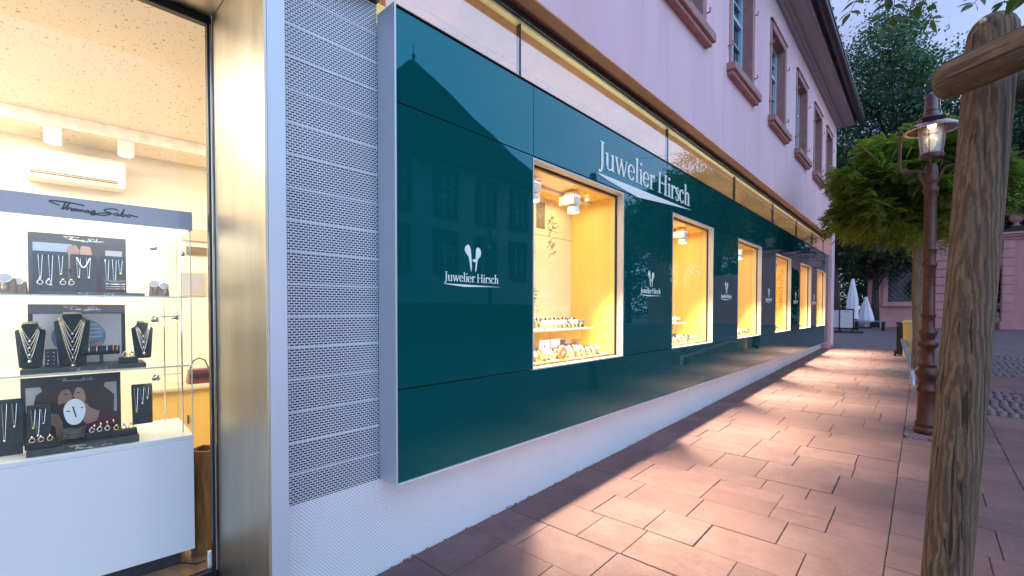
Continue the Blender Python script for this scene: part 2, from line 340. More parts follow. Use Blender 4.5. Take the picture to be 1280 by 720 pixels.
    def build(s, name, mats, parent=None, smooth=False, bevel=0, at=None, fix=True, smooth_angle=None):
        mats = mats if isinstance(mats, (list, tuple)) else [mats]
        vs = s.v
        W = WM.get(parent.name) if parent else None
        if W is not None:
            Wi = W.inverted(); vs = [tuple(Wi @ Vector(p)) for p in vs]
        if at is not None: vs = [(p[0]-at[0], p[1]-at[1], p[2]-at[2]) for p in vs]
        me = bpy.data.meshes.new(name); me.from_pydata(vs, [], s.f)
        for k in mats: me.materials.append(M[k])
        if len(mats) > 1: me.polygons.foreach_set('material_index', s.m)
        if fix:
            bm = bmesh.new(); bm.from_mesh(me); bmesh.ops.recalc_face_normals(bm, faces=bm.faces); bm.to_mesh(me); bm.free()
        if smooth: me.polygons.foreach_set('use_smooth', [True]*len(me.polygons))
        o = bpy.data.objects.new(name, me); COL.objects.link(o)
        if smooth and smooth_angle:
            me.set_sharp_from_angle(angle=R(smooth_angle))
        if parent: o.parent = parent; WM[o.name] = W if W is not None else Matrix.Identity(4)
        else:
            WM[o.name] = Matrix.Translation(at) if at is not None else Matrix.Identity(4)
        if at is not None and not parent: o.location = at
        if bevel:
            md = o.modifiers.new('bevel', 'BEVEL'); md.width = bevel; md.segments = 2; md.limit_method = 'ANGLE'; md.angle_limit = R(40)
        return o
def thing(name, label, cat, loc=(0, 0, 0), rz=0, group=None, rot=None):
    o = bpy.data.objects.new(name, None); COL.objects.link(o); o.empty_display_size = .1
    o.location = loc; o.rotation_euler = rot or (0, 0, rz)
    WM[o.name] = Matrix.Translation(loc) @ o.rotation_euler.to_matrix().to_4x4()
    o['label'] = label; o['category'] = cat
    if group: o['group'] = group
    return o
def tag(o, label, cat, group=None):
    o['label'] = label; o['category'] = cat
    if group: o['group'] = group
    return o
def struct(o): o['kind'] = 'structure'; return o
def dup(root, loc, rz=None, label=None, scale=None):
    r = root.copy(); COL.objects.link(r); r.location = loc
    if rz is not None: r.rotation_euler = (0, 0, rz)
    if label: r['label'] = label
    if scale: r.scale = (scale,)*3
    for ch in list(root.children):
        c = ch.copy(); COL.objects.link(c); c.parent = r
        for g in list(ch.children):
            d = g.copy(); COL.objects.link(d); d.parent = c
    return r
def fastmesh(name, V, F4, mat, parent=None, smooth=False):
    me = bpy.data.meshes.new(name); V = np.asarray(V, np.float32)
    if parent and parent.name in WM:
        Wi = np.array(WM[parent.name].inverted()); V = (V @ Wi[:3, :3].T + Wi[:3, 3]).astype(np.float32)
    nf = len(F4); me.vertices.add(len(V)); me.vertices.foreach_set('co', V.ravel())
    me.loops.add(nf*4); me.loops.foreach_set('vertex_index', np.asarray(F4, np.int32).ravel())
    me.polygons.add(nf); me.polygons.foreach_set('loop_start', np.arange(0, nf*4, 4, dtype=np.int32))
    me.update(calc_edges=True); me.materials.append(M[mat]); me.validate()
    o = bpy.data.objects.new(name, me); COL.objects.link(o)
    if parent: o.parent = parent
    return o
def spot(name, loc, target, energy, color, size=100, blend=.5, radius=.03):
    ld = bpy.data.lights.new(name, 'SPOT'); ld.energy = energy; ld.color = color; ld.spot_size = R(size); ld.spot_blend = blend; ld.shadow_soft_size = radius
    o = bpy.data.objects.new(name, ld); COL.objects.link(o); o.location = loc
    o.rotation_euler = (Vector(target)-Vector(loc)).to_track_quat('-Z', 'Y').to_euler(); return o
def area(name, loc, target, energy, color, sx, sy):
    ld = bpy.data.lights.new(name, 'AREA'); ld.energy = energy; ld.color = color; ld.shape = 'RECTANGLE'; ld.size = sx; ld.size_y = sy
    o = bpy.data.objects.new(name, ld); COL.objects.link(o); o.location = loc
    o.rotation_euler = (Vector(target)-Vector(loc)).to_track_quat('-Z', 'Y').to_euler(); return o
WARM = (1, .70, .36)

# ================================================================== GROUND
ys = [-60, -10, 0, 25, 400]
mb = MB()
xs = [-300, -60, -2, 5, 40, 300]
vv = [(x, y, ground(y)-.035) for y in ys for x in xs]
mb.add(vv, [(j*6+i, j*6+i+1, (j+1)*6+i+1, (j+1)*6+i) for j in range(4) for i in range(5)])
square = struct(mb.build('cobbled_square', 'cobble_sheet'))
# pavement: red sandstone slabs in rows across the walk
pave = bpy.data.objects.new('pavement', None); COL.objects.link(pave); pave['kind'] = 'structure'; WM[pave.name] = Matrix.Identity(4)
slabs = []
def rows(x0, x1, y0, y1, depth, lo, hi, split=.3):
    y = y0
    while y < y1-.05:
        d = min(random.choice(depth), y1-y)
        if y1-(y+d) < .12: d = y1-y
        x = x0
        while x < x1-.02:
            w = random.uniform(lo, hi)
            if x1-(x+w) < .2: w = x1-x
            if random.random() < split and d > .4:
                k = random.choice((.5, .42, .58)); slabs.append((x, x+w, y, y+d*k)); slabs.append((x, x+w, y+d*k, y+d))
            elif random.random() < .25 and d > .4 and w > .62:
                k = random.choice((.5, .6)); slabs.append((x, x+w*k, y, y+d)); x += w*k; continue
            else: slabs.append((x, x+w, y, y+d))
            x += w
        y += d
rows(-2.146, -.13, .3, 17.2, (.485, .47, .36, .24), .27, .56, .22)
rows(-.13, .575, .3, 17.2, (.5, .45, .3), .33, .5, .2)
rows(.575, 1.7, .3, 8.3, (.5, .45, .6), .45, .9, .15)
rows(.575, 3.2, 10.4, 12.4, (.5, .5), .5, .9, .1)
rows(-2.146, 1.7, -1.5, .3, (.5,), .5, .9, .15)
def cut(s_):
    x0, x1, y0, y1 = s_
    if x0 > -.14 and x0 < .2 and y0 < 7.04 and y1 > 6.54:
        if y0 < 6.40: return (x0, x1, y0, 6.53)
        return (.205, x1, y0, y1) if x1 > .32 else None
    return s_
slabs = [q for q in map(cut, slabs) if q]
def dist(s_): return ((s_[0]+s_[1])/2)**2+((s_[2]+s_[3])/2)**2 + (400 if (s_[2]+s_[3])/2 < .3 else 0)
slabs.sort(key=dist); G = .0022
jb = MB(); nj = 40
for q in range(nj):
    y_a, y_b = -1.5+18.7*q/nj, -1.5+18.7*(q+1)/nj
    for xa_, xb_ in ((-2.147, -.13), (-.13, .575)): jb.quad((xa_, y_a, ground(y_a)-(.0075 if not (5.6 < (y_a+y_b)/2 < 7.6 and xa_ > -.2) else .033)), (xb_, y_a, ground(y_a)-(.0075 if not (5.6 < (y_a+y_b)/2 < 7.6 and xa_ > -.2) else .033)), (xb_, y_b, ground(y_b)-(.0075 if not (5.6 < (y_a+y_b)/2 < 7.6 and xa_ > -.2) else .033)), (xa_, y_b, ground(y_b)-(.0075 if not (5.6 < (y_a+y_b)/2 < 7.6 and xa_ > -.2) else .033)))
jb.build('joint_sand', 'joint_sand', pave, fix=False)
rest = MB()
for i, (x0, x1, y0, y1) in enumerate(slabs):
    dz = random.uniform(-.0022, .0022); tx = random.uniform(-.003, .003); ty = random.uniform(-.003, .003)
    zf = lambda x, y, dz=dz, tx=tx, ty=ty, cx=(x0+x1)/2, cy=(y0+y1)/2: ground(y)+dz+tx*(x-cx)+ty*(y-cy)
    j = [random.uniform(-.0015, .0015) for _ in range(4)]
    t_ = MB() if i < 298 else rest
    t_.slabbox(x0+G+j[0], x1-G+j[1], y0+G+j[2], y1-G+j[3], -.03, 0, .003, zf)
    if i < 298:
        cx, cy = (x0+x1)/2, (y0+y1)/2; z = ground(cy)
        t_.build('slab', 'slab', pave, fix=False)
ro = rest.build('far_slabs', 'slab_joined', pave, fix=False); ro['kind'] = 'stuff'
# sett stones: fields beside the slabs
V, Fq = [], []
def sett(x, y, a, b, h, rot, z):
    c, s_ = math.cos(rot), math.sin(rot); n = len(V)
    for (k, hh) in ((1, -.02), (.94, h*.5), (.68, h)):
        for (px, py) in ((-1, -1), (1, -1), (1, 1), (-1, 1)):
            X, Y = px*a*k, py*b*k; V.append((x+X*c-Y*s_, y+X*s_+Y*c, z+hh-.03))
    for q in (0, 4):
        for i in range(4): j = (i+1) % 4; Fq.append((n+q+i, n+q+j, n+q+4+j, n+q+4+i))
    Fq.append((n+8, n+9, n+10, n+11))
def sett_field(x0, x1, y0, y1, p, arc=True):
    y = y0
    while y < y1:
        x = x0+random.uniform(0, p*.6)
        while x < x1:
            yy = y+(.16*math.sin(x*2.6) if arc else 0)
            if y0 <= yy <= y1: sett(x, yy, p*.5*random.uniform(.78, .94), p*.5*random.uniform(.78, .94), .03+random.uniform(-.004, .006), random.uniform(-.2, .2), ground(yy))
            x += p*random.uniform(.95, 1.12)
        y += p
sett_field(.62, 3.4, 8.35, 10.35, .088); sett_field(.62, 4.2, 12.45, 17.0, .095); sett_field(1.75, 2.6, 3.5, 8.3, .095)
so = fastmesh('setts', V, Fq, 'cobble'); so['kind'] = 'stuff'
V, Fq = [], []
for _ in range(520):
    x, y = random.uniform(-.12, .2), random.uniform(6.54, 7.10)
    sett(x, y, random.uniform(.008, .02), random.uniform(.008, .02), .028, random.uniform(0, 3), ground(y))
for _ in range(1500):
    t = random.random(); y = 11.1+random.random()*1.7; x = -.13-random.random()*(.62*(1-abs(y-12)/1.2))
    sett(x, y, .018, .018, .036+random.uniform(0, .006), random.uniform(0, 3), ground(y))
so = fastmesh('pebbles', V, Fq, 'cobble'); so['kind'] = 'stuff'

# ================================================================== SHOP BUILDING
Y0, Y1 = 1.39, 16.45
shop = thing('shop_building', 'long pink plastered shop building with teal glass front, lit display windows and dark gutter', 'building', (-2.6, 8, 0))
def part(name, mb, mat, **k): return mb.build(name, mat, shop, **k)
GX = -2.15
# steel window reveal, facing strip and lintel
part('window_reveal', MB().box(-2.70, -2.0, .741, .752, -.03, 3.4), 'steel')
part('facing_strip', MB().box(-2.146, -1.996, .7525, .828, -.03, 3.4), 'alu', bevel=.002)
part('lintel', MB().box(-2.75, -2.0, -2.6, .738, 2.97, 3.4), 'steel')
part('threshold', MB().box(-2.75, -2.02, -2.6, .738, -.03, .035), 'dark_metal')
part('glass_frame', MB().box(-2.735, -2.695, .718, .7395, .036, 2.968).box(-2.735, -2.695, -2.6, .717, 2.93, 2.968).box(-2.735, -2.695, -2.6, .717, .036, .075), 'black', bevel=.003)
part('glass_bead', MB().box(-2.694, -2.688, .728, .734, .076, 2.93), 'chrome')
part('shop_pane', MB().quad((-2.712, -2.6, .07), (-2.712, .72, .07), (-2.712, .72, 2.935), (-2.712, -2.6, 2.935)), 'glass', fix=False)
# slotted metal cladding, one sheet per tier, with plain ribs between
tz = [.514+.1515*k for k in range(18)]
for k in range(17):
    part('slotted_sheet', MB().box(-2.20, -2.153, .83, 1.383, tz[k]+.005, tz[k+1]-.005), 'slotted')
    part('rib', MB().box(-2.20, -2.151, .83, 1.384, tz[k+1]-.0045, tz[k+1]+.0045), 'rib', bevel=.001)
part('cladding_cap', MB().box(-2.2, -2.13, .83, 1.384, tz[17]+.011, tz[17]+.035), 'dark_metal')
part('fascia', MB().box(-2.2, -2.02, .83, 1.384, tz[17]+.036, 3.4), 'alu')
# white mesh base
mb = MB(); n = 32
for i in range(n):
    ya, yb = .83+(Y1-.83)*i/n, .83+(Y1-.83)*(i+1)/n
    mb.quad((GX, ya, ground(ya)-.03), (GX, yb, ground(yb)-.03), (GX, yb, .5225), (GX, ya, .5225))
part('mesh_base', mb, 'mesh_white', fix=False)
part('wall_core', MB().box(-2.7, -2.205, .76, 2.50, -.03, 2.985).box(-2.7, -2.16, 2.50, Y1, -.03, 1.0).box(-2.75, -2.16, 2.5, Y1, 2.585, 2.99), 'core')
# side frame of the teal front
part('end_frame', MB().box(-2.152, -1.992, 1.385, 1.397, .528, 3.045), 'alu', bevel=.001)
part('edge_profile', MB().box(-2.15, -1.990, 1.3975, Y1, .524, .531), 'alu_edge')
part('edge_profile', MB().box(-2.095, -1.990, 1.3975, Y1, 3.031, 3.037), 'dark_metal')
part('front_backing', MB().box(-2.14, -2.03, 1.40, Y1, 2.575, 3.03).box(-2.14, -2.03, 1.40, Y1, .532, 1.02), 'core')
WIN = [(2.56, 3.90), (5.04, 6.38), (7.50, 8.86), (9.91, 11.28), (12.26, 13.66), (14.52, 15.95)]
ZB, ZT = 1.036, 2.515
xp0, xp1 = -2.016, -2.0
seams = [1.398, 2.56, 5.04, 7.5, 9.91, 12.26, 14.52, Y1]
for a, c in zip(seams[:-1], seams[1:]):
    part('glass_panel', MB().box(xp0, xp1, a+.0025, c-.0025, 2.542, 3.028), 'teal', bevel=.0012)
for a, c in zip([1.398, 3.9, 6.38, 8.86, 11.28, 13.66, 15.2], [3.9, 6.38, 8.86, 11.28, 13.66, 15.2, Y1]):
    part('glass_panel', MB().box(xp0, xp1, a+.0015, c-.0015, .533, 1.026), 'teal', bevel=.0012)
ed = [1.398]+[q for w in WIN for q in w]+[Y1]
for k in range(0, len(ed), 2):
    part('glass_panel', MB().box(xp0, xp1, ed[k]+.002, ed[k+1]-.003, 1.033, 2.536), 'teal', bevel=.0012)
    part('front_backing', MB().box(-2.14, -2.03, ed[k]+.012, ed[k+1]-.012, 1.0205, 2.574), 'core')
# display windows
BX = -2.54
for i, (a, c) in enumerate(WIN):
    a += .003; c -= .003
    w = part('display_box', MB().box(BX-.01, BX, a-.02, c+.02, ZB, 2.5), 'box_back')
    def sub(name, mb, mat, **k): return mb.build(name, mat, w, **k)
    sub('side_board', MB().box(BX+.001, -2.075, a-.018, a+.004, ZB, 2.5), 'box_wood')
    sub('side_board', MB().box(BX+.001, -2.075, c-.032, c-.012, ZB, 2.5), 'box_wood')
    sub('floor_board', MB().box(BX+.001, -2.075, a+.0045, c-.0325, 1.02, ZB+.02), 'box_wood')
    sub('ceiling_board', MB().box(BX+.001, -2.075, a+.0045, c-.0325, 2.485, 2.499), 'box_wood')
    sub('lamp_rail', MB().box(-2.34, -2.30, a+.02, c-.04, 2.462, 2.484), 'box_rail')
    for q in ((a-.012, a-.001, ZB-.012, ZT+.014), (c-.009, c+.004, ZB-.012, ZT+.014), (a-.0005, c-.0095, ZT-.004, ZT+.014), (a-.0005, c-.0095, ZB-.012, ZB-.001)):
        sub('reveal', MB().box(-2.058, -1.996, *q), 'reveal_paint')
    g_ = MB()
    for o_ in (0, .014): 
        g_.box(-2.068-o_, -2.060-o_, c-.014-o_*.3, c-.0098-o_*.3, ZB, ZT-.005).box(-2.068-o_, -2.060-o_, a, c-.015, ZT-.011-o_*.3, ZT-.0055-o_*.3).box(-2.068-o_, -2.060-o_, a, c-.015, ZB, ZB+.005)
    sub('gasket', g_, 'black')
    sub('pane', MB().quad((-2.064, a, ZB), (-2.064, c-.01, ZB), (-2.064, c-.01, ZT-.006), (-2.064, a, ZT-.006)), 'glass', fix=False)
    if i < 4: sub('wall_joint', MB().box(BX-.0005, BX+.0015, a+.006, c-.034, 2.138, 2.142), 'strap_brown')
    if i == 0: sub('vent_slot', MB().box(BX-.0005, BX+.002, 3.29, 3.42, 2.20, 2.44), 'niche')
# clerestory
ZC = 3.505; CX = -2.10
MU = [1.40, 2.53, 5.13, 7.66, 10.13, 12.4, 14.4, 16.25]
part('clerestory_back_wall', MB().box(-2.75, -2.72, .84, Y1, 3.0, 3.56), 'cream')
part('clerestory_floor', MB().box(-2.719, -2.12, 1.4, Y1, 2.992, 3.01), 'cream')
for a, c in zip(MU[:-1], MU[1:]):
    part('clerestory_pane', MB().quad((CX, a+.006, 3.0375), (CX, c-.006, 3.0375), (CX, c-.006, ZC), (CX, a+.006, ZC)), 'glass_clere', fix=False)
    part('mullion', MB().box(CX-.03, CX+.004, c-.0055, c+.0055, 3.0375, ZC), 'dark_metal')
part('head_rail', MB().box(-2.14, -2.058, .84, 16.25, 3.506, 3.549), 'dark_metal', bevel=.002)
part('head_rail', MB().box(-2.135, -2.085, .84, 16.25, 3.488, 3.505), 'box_rail')
part('soffit', MB().box(-2.75, -1.932, -1.5, 16.3, 3.5505, 3.60), 'soffit')
for q, (a, c) in enumerate(zip(MU[:-1], MU[1:])):
    tl = part('fill_tube', MB().tube([(-2.45, a+.15, 3.03), (-2.45, c-.15, 3.03)], .014), 'fill_tube_glow')  # added glowing tube, kept out of sight behind the panel top
    area('clerestory fill', (-2.42, (a+c)/2, 3.05), (-2.65, (a+c)/2, 3.5), 2.4*(c-a), (.92, 1, .60), c-a-.3, .08)  # added fill that brightens the wall behind the clerestory glass
# upper wall with real window openings
PX = -1.92
UW = [(3.05, 4.05), (4.95, 5.72), (6.78, 7.72), (9.0, 9.93), (11.2, 12.1), (13.25, 14.15), (15.1, 15.9)]
UW = [(2.55, 3.47), (4.67, 5.59), (6.79, 7.71), (9.0, 9.92), (11.17, 12.09), (13.25, 14.13), (15.12, 15.95)]
WZ0, WZ1 = 4.72, 6.22; YE = 17.0; WTOP = 6.92
yy = [-6.0]+[q for w in UW for q in (w[0]-.117, w[1]+.117)]+[YE]
mb = MB()
mb.box(-2.3, PX, -6, YE, 3.551, WZ0-.02); mb.box(-2.3, PX, -6, YE, WZ1+.118, WTOP)
for k in range(0, len(yy), 2): mb.box(-2.3, PX, yy[k], yy[k+1], WZ0-.02, WZ1+.118)
part('upper_wall', mb, 'pink')
part('end_pier', MB().box(-2.75, PX-.001, 16.45, YE-.001, .25, 3.5495), 'pink')
part('pier_foot', MB().box(-2.16, PX+.012, 16.46, YE+.01, .25, .44), 'trim')
part('end_wall', MB().box(-9, -2.301, YE-.3, YE-.002, .2, WTOP), 'pink')
for a, c in UW:
    f = part('window_surround', MB().box(-2.25, PX+.012, a-.12, a, WZ0, WZ1+.12).box(-2.25, PX+.030, c, c+.12, WZ0, WZ1+.12).box(-2.25, PX+.029, a, c, WZ1, WZ1+.12), 'trim', bevel=.006)
    MB().box(-2.2, PX+.045, a-.14, c+.14, WZ1+.121, WZ1+.145).build('lintel_moulding', 'trim', f, bevel=.005)
    MB().box(-2.25, PX+.11, a-.22, c+.22, WZ0-.10, WZ0-.001).box(-2.25, PX+.075, a-.19, c+.19, WZ0-.15, WZ0-.1005).build('sill', 'trim', f, bevel=.006)
    MB().quad((-2.075, a, WZ0), (-2.075, c, WZ0), (-2.075, c, WZ1), (-2.075, a, WZ1)).build('pane', 'pane_dark', f, fix=False)
    fr = MB(); mid = (a+c)/2
    fr.box(-2.10, -2.03, a+.001, a+.05, WZ0, WZ1).box(-2.10, -2.03, c-.06, c-.001, WZ0, WZ1).box(-2.099, -2.035, mid-.03, mid+.03, WZ0, WZ1)
    fr.box(-2.1, -2.031, a+.05, c-.06, WZ0, WZ0+.05).box(-2.1, -2.031, a+.05, c-.06, WZ1-.05, WZ1-.0005).box(-2.1, -2.032, a+.05, c-.06, WZ0+.95, WZ0+1.01)
    fr.build('window_frame', 'blue_frame', f, bevel=.004)
    for zz in (.3, .62, 1.22):
        MB().box(-2.09, -2.045, a+.05, c-.06, WZ0+zz, WZ0+zz+.02).build('glazing_bar', 'blue_frame', f)
    for zz in (.25, 1.2):
        for q in (a-.15, c+.15): MB().tube([(PX, q, WZ0+zz), (PX+.06, q, WZ0+zz), (PX+.06, q, WZ0+zz+.05)], .01, 6).build('shutter_hook', 'trim', f)
# eaves, gutter, roof
part('eave_board', MB().box(-2.3, -1.56, -6, 17.3, 6.9205, 6.96), 'eave_wood')
part('eave_moulding', MB().box(-2.0, PX+.07, -6, YE+.02, 6.84, 6.92).box(-2.0, PX+.14, -6, YE+.06, 6.88, 6.9195), 'eave_wood', bevel=.01)
part('fascia_board', MB().box(-1.559, -1.52, -6, 17.3, 6.93, 7.05), 'eave_wood')
gp = [(-1.40+.085*math.cos(t), 7.05+.085*math.sin(t)) for t in [math.pi+math.pi*i/10 for i in range(11)]]
mb = MB(); vs_ = [(x, y, z) for y in (-6, 17.35) for x, z in gp]; mb.add(vs_, [(i, i+1, 12+i, 11+i) for i in range(10)]+[tuple(range(11)), tuple(range(11, 22))])
part('gutter', mb, 'gutter', fix=False)
part('gutter_lip', MB().box(-1.56, -1.30, -6, 17.32, 7.052, 7.09), 'gutter')
mb = MB(); mb.add([(-1.34, -6, 7.10), (-1.34, 17.4, 7.10), (-7, 17.4, 10.6), (-7, -6, 10.6), (-9, 17.4, 7.1)], [(0, 1, 2, 3), (1, 4, 2)])
part('roof', mb, 'tile_dark', fix=False)
for k in range(60):
    y = -5.8+k*.385
    part('roof_tile', MB().tube([(-1.30, y, 7.10), (-1.75, y, 7.378)], .045, 6), 'tile_dark')

V_ = MB()
for k in range(170):
    y = random.uniform(1.0, 14) if k % 3 else random.choice((1.6, 2.5, 3.3, 5.1))+random.gauss(0, .06); x = -2.145+abs(random.gauss(0, .012)); z = ground(y)+.004; q = random.uniform(0, 3); l = random.uniform(.004, .016)
    dx, dy = l*math.cos(q), l*math.sin(q); V_.add([(x-dx, y-dy, z), (x+dy*.4, y-dx*.4, z+.002), (x+dx, y+dy, z+.003), (x-dy*.4, y+dx*.4, z+.006)], [(0, 1, 2, 3)])
o = V_.build('leaf_litter', 'strap_brown', fix=False); o['kind'] = 'stuff'

# ---- lettering
TH, tn = .088, .034
def arc(cx, cy, rx, ry, a0, a1, wf, n=16):
    return [(cx+rx*math.cos(R(a0+(a1-a0)*i/n)), cy+ry*math.sin(R(a0+(a1-a0)*i/n)), wf(a0+(a1-a0)*i/n)) for i in range(n+1)]
wfe = lambda a: tn+(TH-tn)*abs(math.cos(R(a)))**1.3
def ser(x0, x1, y): return [(x0, y, .022), (x1, y, .022)]
def slant(x0, x1, y): return [(x0, y-.04, .03), (x1, y, .035)]
GL = {
 'J': (.34, [[(.20, .67, TH), (.20, .08, TH), (.19, -.02, TH*.9), (.15, -.10, tn*1.6), (.07, -.14, tn)], ser(.09, .31, .665)], [(.065, -.115, .042)]),
 'u': (.47, [[(.10, .45, TH), (.10, .12, TH), (.125, .04, TH*.75), (.19, .005, tn*1.2), (.27, .03, tn), (.35, .10, tn)], [(.36, .45, TH), (.36, .0, TH)], slant(.0, .10, .44), slant(.26, .36, .44), ser(.36, .45, .012)], []),
 'w': (.68, [[(.07, .45, TH*.95), (.21, .0, TH*.8)], [(.21, .0, tn), (.34, .44, tn)], [(.32, .45, TH*.95), (.47, .0, TH*.8)], [(.47, .0, tn), (.61, .44, tn)], ser(.0, .16, .448), ser(.26, .40, .448), ser(.54, .68, .448)], []),
 'e': (.41, [arc(.205, .225, .165, .215, 8, 325, wfe), [(.05, .245, .028), (.365, .245, .028)]], []),
 'l': (.235, [[(.12, .72, TH), (.12, 0, TH)], slant(.02, .12, .705), ser(.02, .22, .012)], []),
 'i': (.235, [[(.12, .45, TH), (.12, 0, TH)], slant(.02, .12, .44), ser(.02, .22, .012)], [(.12, .60, .052)]),
 'r': (.34, [[(.12, .45, TH), (.12, 0, TH)], slant(.02, .12, .44), ser(.02, .24, .012), [(.14, .31, tn), (.19, .40, tn*1.3), (.26, .44, tn*1.8), (.31, .43, tn*1.4)]], [(.30, .405, .042)]),
 'H': (.70, [[(.13, .66, TH), (.13, 0, TH)], [(.55, .66, TH), (.55, 0, TH)], ser(.03, .24, .65), ser(.03, .24, .012), ser(.45, .66, .65), ser(.45, .66, .012), [(.13, .345, tn), (.55, .345, tn)]], []),
 's': (.34, [[(.285, .34, tn), (.255, .415, tn), (.175, .45, tn*1.3), (.09, .42, TH*.75), (.08, .34, TH), (.15, .265, TH*1.05), (.235, .205, TH), (.27, .115, TH*.85), (.24, .035, TH*.6), (.155, .0, tn), (.075, .035, tn), (.045, .12, tn)]], []),
 'c': (.39, [arc(.205, .225, .165, .22, 48, 322, wfe)], [(.305, .365, .042)]),
 'h': (.49, [[(.12, .72, TH), (.12, 0, TH)], slant(.02, .12, .705), ser(.02, .22, .012), [(.14, .33, tn), (.20, .41, tn), (.28, .445, TH*.6), (.355, .40, TH*.85), (.375, .30, TH), (.375, 0, TH)], ser(.28, .475, .012)], [])}
def write(text, y0, z0, em, zs, parent, x=-2.0, mat='letter', th=.006):
    cx = y0
    for ch in text:
        if ch == ' ': cx += .22*em; continue
        adv, st, dots = GL[ch]; mb = MB()
        fn = lambda a, b, d: (x+d, cx+a*em, z0+b*em*zs)
        for k, p in enumerate(st): mb.ribbon(p, fn, -.0005, th+.0004*k)
        for (a, b, r) in dots: mb.prism([(a+r*math.cos(t*math.pi/6), b+r*math.sin(t*math.pi/6)) for t in range(12)], fn, -.0005, th+.002)
        mb.build('letter', mat, parent); cx += adv*em
sg = thing('shop_sign', 'large pale Juwelier Hirsch lettering over a tapering underline on the teal fascia', 'sign', (-2.0, 4.45, 2.5))
write('Juwelier Hirsch', 3.43, 2.672, 2.10/5.86, .90, sg)
def swoosh(y0, y1, zt0, zt1, dep, parent, th=.006):
    n = 24; top = [(y0+(y1-y0)*i/n, zt0+(zt1-zt0)*i/n) for i in range(n+1)]
    prof = lambda t: (t/.36)**.75 if t < .36 else (1-(t-.36)/.64)**1.15
    bot = [(y0+(y1-y0)*i/n, zt0+(zt1-zt0)*i/n-dep*prof(i/n)-.001) for i in range(n+1)]
    mb = MB(); vs_ = []
    for (a, b), (c, d) in zip(top, bot): vs_ += [(-2.0+th, a, b), (-2.0+th, c, d), (-2.0005, a, b), (-2.0005, c, d)]
    fs = []
    for i in range(n): k = 4*i; fs += [(k, k+4, k+5, k+1), (k, k+2, k+6, k+4), (k+1, k+5, k+7, k+3)]
    mb.add(vs_, fs); mb.build('underline', 'letter', parent)
swoosh(3.40, 5.56, 2.612, 2.634, .082, sg)
PL = [(385, 205), (395, 175), (420, 150), (440, 165), (450, 205), (455, 260), (460, 330), (463, 400), (457, 452), (450, 420), (440, 350), (430, 290), (400, 250), (387, 225)]
PR = [(510, 250), (512, 200), (520, 178), (535, 168), (560, 185), (570, 230), (560, 270), (535, 300), (525, 340), (518, 400), (510, 452), (503, 440), (505, 390), (511, 341), (505, 342), (480, 335), (468, 320), (480, 308), (500, 308), (508, 295)]
wh = ['on the widest teal panel', 'between the first and second display windows', 'between the second and third display windows', 'between the third and fourth display windows', 'between the fourth and fifth display windows', 'between the two farthest display windows']
for k, yc in enumerate([1.959, 4.49, 6.95, 9.40, 11.78, 14.1]):
    s_ = thing('logo_sign', 'pale winged emblem over small lettering '+wh[k], 'sign', (-2.0, yc, 1.59), 0, 'small shop logos on the teal panels')
    fn = lambda a, b, d: (-2.0+d, yc+(a-477.5)/185*.14, 1.85-(b-150)/302*.164)
    MB().prism(PL, fn, -.0005, .003).build('emblem_leaf', 'letter', s_); MB().prism(PR, fn, -.0005, .003).build('emblem_leaf', 'letter', s_)
    write('Juwelier Hirsch', yc-.233, 1.622, .466/5.86, 1.0, s_, th=.003); swoosh(yc-.24, yc+.24, 1.607, 1.602, .012, s_, .003)
# icicle light curtain in the clerestory
ic = thing('string_lights', 'curtain of thin wires and tiny lights hanging behind the clerestory glass', 'string lights', (-2.18, 8, 3.24))
mb = MB(); y = 1.5
pts = [(-2.17, 1.42+.25*i, 3.236+.006*math.sin(i*1.7)) for i in range(60)]
MB().tube(pts, .0018, 4).build('carrier_wire', 'wire_thread', ic)
while y < 16.2:
    ln = random.uniform(.06, .2); x = -2.17; z = 3.236; p = [(x, y, z+random.uniform(0, .2))]; p[0] = (x, y, z)
    yc, zc = y, z
    if random.random() < .75:
        up = random.uniform(.05, .24); q = [(x, y, z)]; yq = y
        for j in range(5): yq += random.uniform(-.02, .02); q.append((x+random.uniform(-.01, .01), yq, z+up*(j+1)/5))
        mb.tube(q, .0011, 3, cap=False)
    for j in range(6):
        yc += random.uniform(-.022, .022); zc -= ln/6; p.append((x+random.uniform(-.01, .01), yc, zc))
    mb.tube(p, .0012, 3, cap=False); y += random.uniform(.035, .11)
o = mb.build('light_strand', 'wire_thread', ic, fix=False); o['kind'] = 'stuff'


# ================================================================== DISPLAY WINDOW CONTENTS
def disp_lamp(y, label, k):
    t = thing('display_lamp', label, 'lamp', (-2.20, y, 2.461), 0, 'lamps in the display windows')
    MB().box(-2.255, -2.155, y-.055, y+.055, 2.36, 2.461).build('housing', 'lamp_white', t, bevel=.004)
    MB().box(-2.33, -2.256, y-.02, y+.02, 2.37, 2.461).build('bracket', 'box_rail', t)
    mb = MB(); mb.lathe([(.012, 0), (.046, -.012), (.052, -.03), (.052, -.062), (.047, -.064), (.043, -.05), (.001, -.046)], (-2.20, y+.01, 2.36), 20); mb.build('head', 'lamp_white', t, smooth=True, smooth_angle=40)
    MB().lathe([(.0425, -.056), (.001, -.056)], (-2.20, y+.01, 2.36), 20, cap=False).build('bulb_face', 'lit_bulb', t, fix=False)
    spot('display spot', (-2.195, y+.01, 2.285), (-1.55, y+.05, 0), 540, (1, .84, .60), 74, 1.0, .045)
    return t
OD = ['first', 'second', 'third', 'fourth', 'fifth', 'sixth', 'seventh', 'eighth', 'ninth', 'tenth', 'eleventh', 'twelfth', 'thirteenth']
ORD = ['nearest', 'second', 'third', 'fourth', 'fifth', 'farthest']
lab = lambda i, w_: '%s %s display window' % (w_, ORD[i])
